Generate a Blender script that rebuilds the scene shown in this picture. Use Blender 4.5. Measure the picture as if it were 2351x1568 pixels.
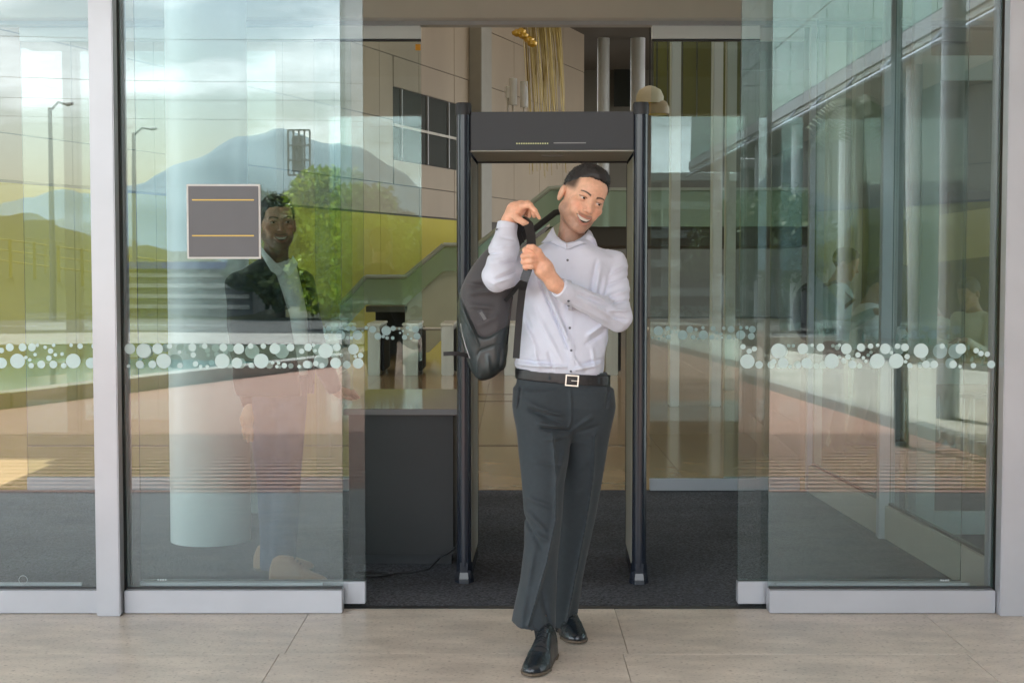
import bpy, bmesh, math, random
import numpy as np
from mathutils import Vector, Matrix
from mathutils.bvhtree import BVHTree
random.seed(7); np.random.seed(7)
R = math.radians
SC = bpy.context.scene
for _o in list(bpy.data.objects): bpy.data.objects.remove(_o)
COL = SC.collection

# ------------------------------------------------------------------ camera, sky, sun, exposure
FPX, CX, CY, HOR, CAMH = 3250.0, 1175.5, 783.5, 620.0, 1.448
PITCH = math.atan((CY - HOR) / FPX)
cam = bpy.data.cameras.new('camera'); cam_o = bpy.data.objects.new('camera', cam); COL.objects.link(cam_o)
cam.sensor_width = 36; cam.lens = 36 * FPX / 2351; cam.clip_start = 0.05; cam.clip_end = 6000
cam_o.location = (0, 0, CAMH); cam_o.rotation_euler = (R(90) - PITCH, 0, 0)
SC.camera = cam_o
SUN_EL, SUN_AZ = R(62), R(205)       # azimuth measured from +Y clockwise: sun stands behind the camera, to the left
world = bpy.data.worlds.new('World'); SC.world = world; world.use_nodes = True
wn, wl = world.node_tree.nodes, world.node_tree.links
wn.clear()
w_out = wn.new('ShaderNodeOutputWorld'); w_bg = wn.new('ShaderNodeBackground')
sky = wn.new('ShaderNodeTexSky'); sky.sky_type = 'NISHITA'; sky.sun_disc = False
sky.sun_elevation = SUN_EL; sky.sun_rotation = SUN_AZ; sky.air_density = 1.3; sky.dust_density = 2.2; sky.ozone_density = 1.2
w_tc = wn.new('ShaderNodeTexCoord'); w_map = wn.new('ShaderNodeMapping'); w_map.inputs['Scale'].default_value = (1.6, 1.6, 6.0)
w_no = wn.new('ShaderNodeTexNoise'); w_no.inputs['Scale'].default_value = 2.3; w_no.inputs['Detail'].default_value = 7; w_no.inputs['Roughness'].default_value = .58
w_rp = wn.new('ShaderNodeValToRGB'); w_rp.color_ramp.elements[0].position = .42; w_rp.color_ramp.elements[1].position = .66
w_mx = wn.new('ShaderNodeMix'); w_mx.data_type = 'RGBA'; w_mx.inputs['B'].default_value = (15.5, 15.6, 16.0, 1)
wl.new(w_tc.outputs['Generated'], w_map.inputs['Vector']); wl.new(w_map.outputs[0], w_no.inputs['Vector'])
wl.new(w_no.outputs['Fac'], w_rp.inputs['Fac']); wl.new(w_rp.outputs['Color'], w_mx.inputs['Factor'])
wl.new(sky.outputs[0], w_mx.inputs['A']); wl.new(w_mx.outputs['Result'], w_bg.inputs['Color'])
w_bg.inputs['Strength'].default_value = 0.145
wl.new(w_bg.outputs[0], w_out.inputs['Surface'])
sun = bpy.data.lights.new('sun', 'SUN'); sun.energy = 3.4; sun.angle = R(.53); sun.color = (1, .95, .87)
sun_o = bpy.data.objects.new('sun', sun); COL.objects.link(sun_o)
_sd = Vector((math.sin(SUN_AZ) * math.cos(SUN_EL), math.cos(SUN_AZ) * math.cos(SUN_EL), math.sin(SUN_EL)))
sun_o.rotation_euler = (-_sd).to_track_quat('-Z', 'Y').to_euler(); sun_o.location = (-20, -20, 40)
vs = SC.view_settings; vs.view_transform = 'Standard'; vs.look = 'None'; vs.gamma = 1; vs.use_curve_mapping = False
vs.exposure = 1.85
SC.render.engine = 'CYCLES'
try:
    SC.cycles.transparent_max_bounces = 40; SC.cycles.max_bounces = 9; SC.cycles.diffuse_bounces = 4
    SC.cycles.glossy_bounces = 5; SC.cycles.caustics_reflective = False; SC.cycles.caustics_refractive = False
    SC.cycles.sample_clamp_indirect = 6.0
except Exception: pass

# ------------------------------------------------------------------ geometry of the place
# x to the right, y away from the camera, z up; metres.  P() reads a spot measured on the photo into the place.
FAC = 5.96          # plane of the outer glass front
def P(px, py, D):
    u = (px - CX); v = (CY - py)
    dy = math.cos(PITCH) * FPX + math.sin(PITCH) * v
    dz = -math.sin(PITCH) * FPX + math.cos(PITCH) * v
    k = D / dy
    return Vector((u * k, D, CAMH + dz * k))
def G(px, py):
    a = P(px, py, 1.0); t = -CAMH / (a.z - CAMH)
    return Vector((a.x * t, t, 0))
def V(px, py, D):   # a spot seen mirrored in the glass front stands behind the camera
    a = P(px, py, D); return Vector((a.x, 2 * FAC - a.y, a.z))

# ------------------------------------------------------------------ materials
_mats = {}
def mat(name, col=(.5, .5, .5), rough=.5, metal=0, spec=.5, var=0.0, vscale=5, bump=0.0, bscale=50, attr=None, emit=None, col2=None, detail=4, vstretch=(1,1,1), bstretch=(1,1,1), coat=0, sss=0, rvar=0, sheen=0):
    if name in _mats: return _mats[name]
    m = bpy.data.materials.new(name); m.use_nodes = True
    nt = m.node_tree; b = nt.nodes['Principled BSDF']
    b.inputs['Base Color'].default_value = (*col, 1); b.inputs['Roughness'].default_value = rough
    b.inputs['Metallic'].default_value = metal; b.inputs['Specular IOR Level'].default_value = spec
    if coat: b.inputs['Coat Weight'].default_value = coat; b.inputs['Coat Roughness'].default_value = .1
    if sheen: b.inputs['Sheen Weight'].default_value = sheen
    if sss:
        b.inputs['Subsurface Weight'].default_value = sss; b.inputs['Subsurface Radius'].default_value = (1, .35, .2); b.inputs['Subsurface Scale'].default_value = .008
    tc = nt.nodes.new('ShaderNodeTexCoord')
    src = None
    if attr:
        a = nt.nodes.new('ShaderNodeAttribute'); a.attribute_name = attr; src = a.outputs['Color']
    if var > 0 or col2:
        mp = nt.nodes.new('ShaderNodeMapping'); mp.inputs['Scale'].default_value = vstretch
        nt.links.new(tc.outputs['Object'], mp.inputs['Vector'])
        n = nt.nodes.new('ShaderNodeTexNoise'); n.inputs['Scale'].default_value = vscale; n.inputs['Detail'].default_value = detail
        nt.links.new(mp.outputs[0], n.inputs['Vector'])
        r = nt.nodes.new('ShaderNodeValToRGB'); r.color_ramp.elements[0].position = .32; r.color_ramp.elements[1].position = .68
        c2 = col2 if col2 else tuple(max(0, c * (1 - var)) for c in col)
        if src is None:
            r.color_ramp.elements[0].color = (*c2, 1); r.color_ramp.elements[1].color = (*col, 1)
            src = r.outputs['Color']
        else:
            r.color_ramp.elements[0].color = (1 - var,) * 3 + (1,); r.color_ramp.elements[1].color = (1, 1, 1, 1)
            mm = nt.nodes.new('ShaderNodeMix'); mm.data_type = 'RGBA'; mm.blend_type = 'MULTIPLY'; mm.inputs['Factor'].default_value = 1
            nt.links.new(src, mm.inputs['A']); nt.links.new(r.outputs['Color'], mm.inputs['B']); src = mm.outputs['Result']
        nt.links.new(n.outputs['Fac'], r.inputs['Fac'])
        if rvar:
            ma = nt.nodes.new('ShaderNodeMath'); ma.operation = 'MULTIPLY_ADD'; ma.inputs[1].default_value = rvar; ma.inputs[2].default_value = rough - rvar / 2
            nt.links.new(n.outputs['Fac'], ma.inputs[0]); nt.links.new(ma.outputs[0], b.inputs['Roughness'])
    if src is not None: nt.links.new(src, b.inputs['Base Color'])
    if bump > 0:
        mp = nt.nodes.new('ShaderNodeMapping'); mp.inputs['Scale'].default_value = bstretch
        nt.links.new(tc.outputs['Object'], mp.inputs['Vector'])
        n2 = nt.nodes.new('ShaderNodeTexNoise'); n2.inputs['Scale'].default_value = bscale; n2.inputs['Detail'].default_value = 5
        nt.links.new(mp.outputs[0], n2.inputs['Vector'])
        bp = nt.nodes.new('ShaderNodeBump'); bp.inputs['Strength'].default_value = bump; bp.inputs['Distance'].default_value = .01
        nt.links.new(n2.outputs['Fac'], bp.inputs['Height']); nt.links.new(bp.outputs[0], b.inputs['Normal'])
    if emit:
        b.inputs['Emission Color'].default_value = (*emit[0], 1); b.inputs['Emission Strength'].default_value = emit[1]
    _mats[name] = m
    return m
def glass(name, tint=(.86, .93, .91), refl=.10, fres=1.0, rtint=(.93, .985, 1), wob=.02):
    """float glass: part goes straight through, part mirrors"""
    m = bpy.data.materials.new(name); m.use_nodes = True; nt = m.node_tree; nt.nodes.clear()
    o = nt.nodes.new('ShaderNodeOutputMaterial'); t = nt.nodes.new('ShaderNodeBsdfTransparent'); g = nt.nodes.new('ShaderNodeBsdfGlossy')
    t.inputs['Color'].default_value = (*tint, 1); g.inputs['Color'].default_value = (*rtint, 1); g.inputs['Roughness'].default_value = 0.0
    mx = nt.nodes.new('ShaderNodeMixShader')
    fr = nt.nodes.new('ShaderNodeLayerWeight'); fr.inputs['Blend'].default_value = .5
    pw = nt.nodes.new('ShaderNodeMath'); pw.operation = 'POWER'; pw.inputs[1].default_value = 5
    ma = nt.nodes.new('ShaderNodeMath'); ma.operation = 'MULTIPLY_ADD'; ma.inputs[1].default_value = fres * (1 - refl); ma.inputs[2].default_value = refl; ma.use_clamp = True
    nt.links.new(fr.outputs['Facing'], pw.inputs[0]); nt.links.new(pw.outputs[0], ma.inputs[0]); nt.links.new(ma.outputs[0], mx.inputs['Fac'])
    nt.links.new(t.outputs[0], mx.inputs[1]); nt.links.new(g.outputs[0], mx.inputs[2]); nt.links.new(mx.outputs[0], o.inputs['Surface'])
    if wob:
        tc = nt.nodes.new('ShaderNodeTexCoord'); n = nt.nodes.new('ShaderNodeTexNoise'); n.inputs['Scale'].default_value = 1.3; n.inputs['Detail'].default_value = 0
        bp = nt.nodes.new('ShaderNodeBump'); bp.inputs['Strength'].default_value = wob; bp.inputs['Distance'].default_value = .02
        nt.links.new(tc.outputs['Object'], n.inputs['Vector']); nt.links.new(n.outputs['Fac'], bp.inputs['Height']); nt.links.new(bp.outputs[0], g.inputs['Normal'])
    _mats[name] = m; return m

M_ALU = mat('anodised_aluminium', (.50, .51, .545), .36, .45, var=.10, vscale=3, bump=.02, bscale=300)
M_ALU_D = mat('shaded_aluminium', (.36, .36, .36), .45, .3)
M_GASK = mat('black_gasket', (.02, .02, .02), .5)
M_GLASS = glass('outer_glass', tint=(.86, .905, .90), refl=.08)
M_GLASS_S = glass('door_glass', tint=(.90, .94, .935), refl=.03)
M_GLASS_I = glass('inner_glass', tint=(.90, .945, .93), refl=.06)
M_GLASS_V = glass('side_glass', tint=(.88, .93, .92), refl=.035)
M_EDGE = mat('glass_edge', (.03, .10, .085), .15)
M_WHITE = mat('white_paint', (.72, .72, .70), .5, var=.05)
M_BLACK = mat('black_satin', (.012, .016, .026), .22, spec=.6)
M_BLACKM = mat('black_matt', (.022, .023, .026), .55, var=.2, vscale=30)

# ------------------------------------------------------------------ object helpers
def tag(o, label=None, cat=None, group=None, kind=None):
    if label: o['label'] = label
    if cat: o['category'] = cat
    if group: o['group'] = group
    if kind: o['kind'] = kind
    return o
def empty(name, loc=(0, 0, 0), label=None, cat=None, group=None, rz=0):
    o = bpy.data.objects.new(name, None); COL.objects.link(o); o.location = loc; o.rotation_euler = (0, 0, rz); o.empty_display_size = .1
    return tag(o, label, cat, group)
def link(name, me, m=None, parent=None, smooth=False):
    o = bpy.data.objects.new(name, me); COL.objects.link(o)
    if m is not None and not me.materials:
        for q in (m if isinstance(m, (list, tuple)) else [m]): me.materials.append(q)
    if parent is not None:
        o.parent = parent
    if smooth: me.shade_smooth()
    return o
def wparent(o, parent):
    """o was built in place coordinates: hang it on its thing without moving it"""
    o.parent = parent
    def wm(q):
        l = Matrix.LocRotScale(q.location, q.rotation_euler, q.scale)
        return l if q.parent is None else wm(q.parent) @ q.matrix_parent_inverse @ l
    mw = wm(parent)
    o.matrix_parent_inverse = mw.inverted()
    return o
def me_from(verts, faces, name='m'):
    me = bpy.data.meshes.new(name); me.from_pydata([tuple(v) for v in verts], [], [tuple(f) for f in faces]); me.update(); return me
class MB:
    """collects boxes, tubes and plates into one mesh"""
    def __init__(s): s.v = []; s.f = []; s.sm = False
    def add(s, vs_, fs_):
        k = len(s.v); s.v += [Vector(v) for v in vs_]; s.f += [tuple(i + k for i in f) for f in fs_]; return s
    def box(s, x0, x1, y0, y1, z0, z1, M=None):
        c = [(x0, y0, z0), (x1, y0, z0), (x1, y1, z0), (x0, y1, z0), (x0, y0, z1), (x1, y0, z1), (x1, y1, z1), (x0, y1, z1)]
        c = [Vector(q) for q in c]
        if M is not None: c = [M @ q for q in c]
        return s.add(c, [(0, 3, 2, 1), (4, 5, 6, 7), (0, 1, 5, 4), (1, 2, 6, 5), (2, 3, 7, 6), (3, 0, 4, 7)])
    def tube(s, pts, r, n=10, cap=True, flat=None):
        pts = [Vector(p) for p in pts]; rs = r if isinstance(r, (list, tuple)) else [r] * len(pts)
        rings = []
        up = Vector((0, 0, 1))
        for i, p in enumerate(pts):
            t = (pts[min(i + 1, len(pts) - 1)] - pts[max(i - 1, 0)]).normalized()
            a = t.cross(up)
            if a.length < .05: a = t.cross(Vector((0, 1, 0)))
            a.normalize(); b = a.cross(t).normalized()
            rings.append([p + (a * math.cos(2 * math.pi * j / n) + b * math.sin(2 * math.pi * j / n) * (flat or 1)) * rs[i] for j in range(n)])
        vs_ = [q for r_ in rings for q in r_]; fs_ = []
        for i in range(len(pts) - 1):
            for j in range(n):
                fs_.append((i * n + j, i * n + (j + 1) % n, (i + 1) * n + (j + 1) % n, (i + 1) * n + j))
        if cap: fs_ += [tuple(range(n))[::-1], tuple((len(pts) - 1) * n + j for j in range(n))]
        return s.add(vs_, fs_)
    def prism(s, poly, a, b, axis='y'):
        n = len(poly)
        f = {'y': lambda p, t: (p[0], t, p[1]), 'x': lambda p, t: (t, p[0], p[1]), 'z': lambda p, t: (p[0], p[1], t)}[axis]
        vs_ = [f(p, a) for p in poly] + [f(p, b) for p in poly]
        fs_ = [tuple(range(n)), tuple(range(2 * n - 1, n - 1, -1))] + [(i, i + n, (i + 1) % n + n, (i + 1) % n) for i in range(n)]
        return s.add(vs_, fs_)
    def lathe(s, prof, c=(0, 0, 0), n=24):
        vs_ = []; c = Vector(c)
        for r_, z in prof: vs_ += [c + Vector((r_ * math.cos(2 * math.pi * j / n), r_ * math.sin(2 * math.pi * j / n), z)) for j in range(n)]
        fs_ = []
        for i in range(len(prof) - 1):
            for j in range(n): fs_.append((i * n + j, i * n + (j + 1) % n, (i + 1) * n + (j + 1) % n, (i + 1) * n + j))
        fs_ += [tuple(range(n))[::-1], tuple((len(prof) - 1) * n + j for j in range(n))]
        return s.add(vs_, fs_)
    def mesh(s, bevel=0, seg=2):
        me = me_from(s.v, s.f)
        bm = bmesh.new(); bm.from_mesh(me)
        bmesh.ops.recalc_face_normals(bm, faces=bm.faces)
        if bevel: bmesh.ops.bevel(bm, geom=list(bm.edges), offset=bevel, segments=seg, affect='EDGES', clamp_overlap=True)
        bm.to_mesh(me); bm.free(); return me
    def build(s, name, m, parent=None, bevel=0, smooth=None, seg=2):
        me = s.mesh(bevel, seg)
        o = link(name, me, m, None)
        if smooth is None: smooth = bool(bevel)
        if smooth:
            me.shade_smooth()
            try: me.set_sharp_from_angle(angle=R(40))
            except Exception: pass
        if parent is not None: wparent(o, parent)
        return o
def bx(name, x0, x1, y0, y1, z0, z1, m, parent=None, bevel=0): return MB().box(x0, x1, y0, y1, z0, z1).build(name, m, parent, bevel)

# ------------------------------------------------------------------ implicit surfaces (bodies, clothes, bags)
def smin(a, b, k):
    h = np.clip(.5 + .5 * (b - a) / k, 0, 1); return b + (a - b) * h - k * h * (1 - h)
def smax(a, b, k): return -smin(-a, -b, k)
def ell(x, y, z, c, r):
    dx, dy, dz = (x - c[0]) / r[0], (y - c[1]) / r[1], (z - c[2]) / r[2]
    k0 = np.sqrt(dx * dx + dy * dy + dz * dz) + 1e-9
    k1 = np.sqrt((dx / r[0]) ** 2 + (dy / r[1]) ** 2 + (dz / r[2]) ** 2) + 1e-9
    return k0 * (k0 - 1) / k1
def cone(x, y, z, a, b, ra, rb):
    ax, ay, az = a[0], a[1], a[2]; bx_, by_, bz_ = b[0] - ax, b[1] - ay, b[2] - az
    L = bx_ ** 2 + by_ ** 2 + bz_ ** 2 + 1e-12
    t = np.clip(((x - ax) * bx_ + (y - ay) * by_ + (z - az) * bz_) / L, 0, 1)
    return np.sqrt((x - ax - bx_ * t) ** 2 + (y - ay - by_ * t) ** 2 + (z - az - bz_ * t) ** 2) - (ra + (rb - ra) * t)
def chain(x, y, z, pts, rs, k=.01):
    d = None
    for i in range(len(pts) - 1):
        q = cone(x, y, z, pts[i], pts[i + 1], rs[i], rs[i + 1]); d = q if d is None else smin(d, q, k)
    return d
def column(x, y, z, rows, p=2.3, crease=0, cw=.012):
    """rows: (z, cx, cy, a, b) sections stacked along z"""
    rows = sorted(rows); zs = [r_[0] for r_ in rows]
    cx, cy, a, b = [np.interp(z, zs, [r_[i] for r_ in rows]) for i in (1, 2, 3, 4)]
    dx, dy = (x - cx), (y - cy)
    if crease: b = b * (1 + crease * np.exp(-np.abs(dx) / cw))
    rho = (np.abs(dx / a) ** p + np.abs(dy / b) ** p + 1e-9) ** (1 / p)
    d = (rho - 1) * np.minimum(a, b) * .9
    return np.maximum(d, np.maximum(z - zs[-1], zs[0] - z))
def segdist2(x, z, a, b):
    bx_, bz_ = b[0] - a[0], b[2] - a[2]; L = bx_ ** 2 + bz_ ** 2 + 1e-12
    t = np.clip(((x - a[0]) * bx_ + (z - a[2]) * bz_) / L, 0, 1)
    return (x - a[0] - bx_ * t) ** 2 + (z - a[2] - bz_ * t) ** 2, t
def wav(x, y, z, f, s=0):
    return np.sin(f * (x + .35 * np.sin(f * .7 * y + s) / f * 3) + s) * np.sin(f * (.9 * z + .3 * np.sin(f * .6 * x + 1 + s) / f * 3) + 2 * s) * np.cos(f * .8 * y + s)
def polygonize(f, lo, hi, h):
    lo = np.array(lo, float); hi = np.array(hi, float)
    nb = np.maximum(1, np.ceil((hi - lo) / h / 4).astype(int)); n = nb * 4
    cs = [lo[i] + (np.arange(nb[i]) * 4 + 1.5) * h for i in range(3)]
    cxg, cyg, czg = np.meshgrid(*cs, indexing='ij')
    dc = f(cxg, cyg, czg)
    act = np.abs(dc) < 4 * h * .87 * 2.1 + h
    F = np.repeat(np.repeat(np.repeat(np.where(dc < 0, -1., 1.), 4, 0), 4, 1), 4, 2)
    bi = np.argwhere(act)
    off = np.stack(np.meshgrid(range(4), range(4), range(4), indexing='ij'), -1).reshape(-1, 3)
    idx = (bi[:, None, :] * 4 + off[None]).reshape(-1, 3)
    pt = lo + idx * h
    F[idx[:, 0], idx[:, 1], idx[:, 2]] = f(pt[:, 0], pt[:, 1], pt[:, 2])
    F[0] = F[-1] = 1; F[:, 0] = F[:, -1] = 1; F[:, :, 0] = F[:, :, -1] = 1
    S = F < 0
    c = np.zeros(np.array(F.shape) - 1, int)
    for o in off[(off < 2).all(1)]: c += S[o[0]:o[0] + c.shape[0], o[1]:o[1] + c.shape[1], o[2]:o[2] + c.shape[2]]
    ai = np.argwhere((c > 0) & (c < 8))
    pos = np.zeros((len(ai), 3)); cnt = np.zeros(len(ai))
    for ax in range(3):
        e = np.zeros(3, int); e[ax] = 1; u, v = [q for q in range(3) if q != ax]
        for du in (0, 1):
            for dv in (0, 1):
                o = np.zeros(3, int); o[u] = du; o[v] = dv
                a = ai + o; b = a + e
                fa = F[a[:, 0], a[:, 1], a[:, 2]]; fb = F[b[:, 0], b[:, 1], b[:, 2]]
                mk = (fa < 0) != (fb < 0)
                t = np.where(mk, fa / np.where(mk, fa - fb, 1), 0)
                pos[mk] += (a + e * t[:, None])[mk]; cnt[mk] += 1
    pos = lo + pos / cnt[:, None] * h
    im = -np.ones(c.shape, int); im[ai[:, 0], ai[:, 1], ai[:, 2]] = np.arange(len(ai))
    quads = []
    for ax in range(3):
        u, v = (ax + 1) % 3, (ax + 2) % 3
        sl0 = [slice(1, -1)] * 3; sl1 = [slice(1, -1)] * 3
        sl0[ax] = slice(0, -1); sl1[ax] = slice(1, None)
        A = S[tuple(sl0)]; B = S[tuple(sl1)]
        g = np.argwhere(A != B); base = g.copy(); base[:, u] += 1; base[:, v] += 1
        neg = A[g[:, 0], g[:, 1], g[:, 2]]
        q = []
        for du, dv in ((-1, -1), (0, -1), (0, 0), (-1, 0)):
            cc = base.copy(); cc[:, u] += du; cc[:, v] += dv; q.append(im[cc[:, 0], cc[:, 1], cc[:, 2]])
        q = np.stack(q, 1); q = np.where(neg[:, None], q, q[:, ::-1]); quads.append(q)
    q = np.concatenate(quads); q = q[(q >= 0).all(1)]
    return pos, q
def relax(pos, q, it=1, lam=.5):
    for _ in range(it):
        s = np.zeros_like(pos); n = np.zeros(len(pos))
        for a, b in ((0, 1), (1, 2), (2, 3), (3, 0)):
            np.add.at(s, q[:, a], pos[q[:, b]]); np.add.at(s, q[:, b], pos[q[:, a]])
            np.add.at(n, q[:, a], 1); np.add.at(n, q[:, b], 1)
        pos = pos * (1 - lam) + lam * s / np.maximum(n, 1)[:, None]
    return pos
def np_mesh(pos, q, cols=None, mi=None):
    me = bpy.data.meshes.new('m'); me.vertices.add(len(pos)); me.vertices.foreach_set('co', pos.astype(np.float32).ravel())
    k = q.shape[1]
    me.loops.add(q.size); me.loops.foreach_set('vertex_index', q.astype(np.int32).ravel())
    me.polygons.add(len(q)); me.polygons.foreach_set('loop_start', (np.arange(len(q)) * k).astype(np.int32))
    if mi is not None: me.polygons.foreach_set('material_index', mi.astype(np.int32))
    me.update(calc_edges=True); me.validate()
    if cols is not None:
        ca = me.color_attributes.new('Col', 'FLOAT_COLOR', 'POINT')
        ca.data.foreach_set('color', np.concatenate([cols, np.ones((len(cols), 1))], 1).astype(np.float32).ravel())
    me.shade_smooth()
    return me
# ================================================================== SETTING: ground
M_LIME = mat('limestone', (.66, .585, .495), .42, var=.30, vscale=3.5, bump=.10, bscale=60, vstretch=(1, 2.4, 1), rvar=.15, detail=8)
M_LIME_D = mat('limestone_joint', (.30, .26, .22), .9)
def stone_fx(m):
    # small pits and darker flecks of travertine
    nt = m.node_tree; b = nt.nodes['Principled BSDF']
    src = b.inputs['Base Color'].links[0].from_socket
    tc = nt.nodes.new('ShaderNodeTexCoord'); mp = nt.nodes.new('ShaderNodeMapping'); mp.inputs['Scale'].default_value = (1, 2.2, 1)
    n = nt.nodes.new('ShaderNodeTexNoise'); n.inputs['Scale'].default_value = 55; n.inputs['Detail'].default_value = 3
    r = nt.nodes.new('ShaderNodeValToRGB'); r.color_ramp.elements[0].position = .30; r.color_ramp.elements[0].color = (.45, .42, .4, 1); r.color_ramp.elements[1].position = .42; r.color_ramp.elements[1].color = (1, 1, 1, 1)
    mx = nt.nodes.new('ShaderNodeMix'); mx.data_type = 'RGBA'; mx.blend_type = 'MULTIPLY'; mx.inputs['Factor'].default_value = 1
    nt.links.new(tc.outputs['Object'], mp.inputs['Vector']); nt.links.new(mp.outputs[0], n.inputs['Vector']); nt.links.new(n.outputs['Fac'], r.inputs['Fac'])
    nt.links.new(src, mx.inputs['A']); nt.links.new(r.outputs['Color'], mx.inputs['B']); nt.links.new(mx.outputs['Result'], b.inputs['Base Color'])
stone_fx(M_LIME)
pave = bx('pavement', -9, 9, 2.74, 6.02, -.12, -.006, M_LIME_D); tag(pave, kind='structure')
yb = [6.005, 5.29, 4.66, 4.03, 3.40, 2.77]
slab_cache = {}
for r_ in range(5):
    y1, y0 = yb[r_], yb[r_ + 1]
    offx = [-.86, .42, -.2, .66, 0.1][r_]
    for k in range(-7, 7):
        x0 = offx + 1.3 * k; x1 = x0 + 1.3
        if x0 > 8.9 or x1 < -8.9: continue
        key = round(y1 - y0, 3)
        if key not in slab_cache:
            slab_cache[key] = MB().box(.001, 1.299, .001, y1 - y0 - .001, -.02, 0).mesh(.0012, 1); slab_cache[key].materials.append(M_LIME)
        o = link('paving_slab', slab_cache[key]); o.location = (x0, y0, random.uniform(-.0006, .0006)); o.parent = pave

def quad_sheet(name, pts, z, m, kind='structure'):
    me = me_from([(p[0], p[1], z) for p in pts], [tuple(range(len(pts)))]); o = link(name, me, m); return tag(o, kind=kind)
# brick plaza behind the camera (mirrored in the glass)
def brick_mat():
    m = mat('brick_paving', (.36, .20, .15), .8, var=.2, vscale=3)
    nt = m.node_tree; b = nt.nodes['Principled BSDF']
    tc = nt.nodes.new('ShaderNodeTexCoord'); bt = nt.nodes.new('ShaderNodeTexBrick'); bt.inputs['Scale'].default_value = 4.5
    bt.inputs['Color1'].default_value = (.46, .255, .195, 1); bt.inputs['Color2'].default_value = (.40, .215, .165, 1); bt.inputs['Mortar'].default_value = (.22, .16, .13, 1); bt.inputs['Mortar Size'].default_value = .012
    nt.links.new(tc.outputs['Object'], bt.inputs['Vector']); nt.links.new(bt.outputs['Color'], b.inputs['Base Color']); return m
M_BRICK = brick_mat()
quad_sheet('plaza', [(-14, 2.74), (4.05, 2.74), (3.75, 1.0), (2.5, -12.9), (1.5, -16), (-2.4, -16), (-2.4, -10.5), (-5.4, -3), (-8.5, 2)], -.004, M_BRICK)
M_CONC = mat('pale_concrete', (.52, .49, .42), .8, var=.2, vscale=1.2, bump=.1)
quad_sheet('path', [(4.05, 2.74), (9, 2.74), (8, -4), (5.1, -13.5), (3, -19), (1.5, -19), (2.5, -12.9), (3.75, 1.0)], -.004, M_CONC)
M_KERB = mat('kerb_stone', (.42, .40, .36), .8, var=.2, vscale=4)
def kerb(pts, w, h, label):
    mb = MB()
    for a, b in zip(pts[:-1], pts[1:]):
        a = Vector((*a, 0)); b = Vector((*b, 0)); d = (b - a); L = d.length; ang = math.atan2(d.y, d.x)
        mb.box(0, L, -w / 2, w / 2, -.02, h, Matrix.Translation(a) @ Matrix.Rotation(ang, 4, 'Z'))
    o = mb.build('kerb', M_KERB, bevel=.01); tag(o, kind='structure'); return o
kerb([(4.05, 2.74), (3.75, 1.0), (2.5, -12.9), (1.5, -19)], .16, .10, '')
kerb([(-8.5, 2), (-5.4, -3), (-2.4, -10.5), (-1.9, -16)], .3, .16, '')
M_SOIL = mat('bark_mulch', (.10, .065, .04), .95, var=.6, vscale=9, bump=.5, bscale=30)
quad_sheet('planting_bed', [(9, 2.74), (40, 2.74), (40, -19), (3, -19), (5.1, -13.5), (8, -4)], -.004, M_SOIL)
M_WATER = mat('shallow_pool_water', (.10, .30, .27), .06, spec=.8, bump=.15, bscale=6)
quad_sheet('water', [(-14, 2.74), (-8.5, 2), (-5.4, -3), (-2.4, -10.5), (-10, -12), (-20, -8), (-24, 2.74)], -.02, M_WATER)
M_ASPH = mat('asphalt', (.075, .073, .07), .85, var=.3, vscale=3)
M_PALE = mat('pale_pavement', (.40, .375, .34), .85, var=.15, vscale=.8)
M_GRASS = mat('dry_grass', (.07, .066, .006), .95, var=.5, vscale=2.5, bump=.4, bscale=12, col2=(.035, .040, .005))
M_LAWN = mat('ground_green', (.045, .055, .014), .95, var=.4, vscale=1.2)
g = quad_sheet('ground', [(-2500, -3500), (2500, -3500), (2500, 6.02), (-2500, 6.02)], -.03, M_LAWN)
quad_sheet('pavement_across', [(-60, -21), (60, -21), (60, -16), (-60, -16)], -.012, M_PALE)
quad_sheet('road', [(-200, -30), (200, -30), (200, -21), (-200, -21)], -.02, M_ASPH)
for k in range(-8, 8):
    quad_sheet('road_marking', [(k * 5, -25.6), (k * 5 + 2.4, -25.6), (k * 5 + 2.4, -25.45), (k * 5, -25.45)], -.014, M_WHITE)

# grassy bank on the left, beyond the road
def bank():
    xs = np.linspace(-70, -7, 60); ys = np.linspace(0, 1, 24)
    v = []; f = []
    for i, x in enumerate(xs):
        fade = min(1, (-7 - x) / 16)
        for j, t in enumerate(ys):
            z = 3.9 * fade * (3 * t * t - 2 * t ** 3) + .25 * math.sin(x * .7 + t * 6) * t + .12 * math.sin(x * 2.3 + t * 11)
            v.append((x, -31 - t * 26, max(-.02, z) if t > 0 else -.05))
    n = len(ys)
    for i in range(len(xs) - 1):
        for j in range(n - 1): f.append((i * n + j, i * n + j + 1, (i + 1) * n + j + 1, (i + 1) * n + j))
    me = me_from(v, f); o = link('grass_bank', me, M_GRASS, smooth=True); tag(o, kind='structure')
bank()
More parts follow.
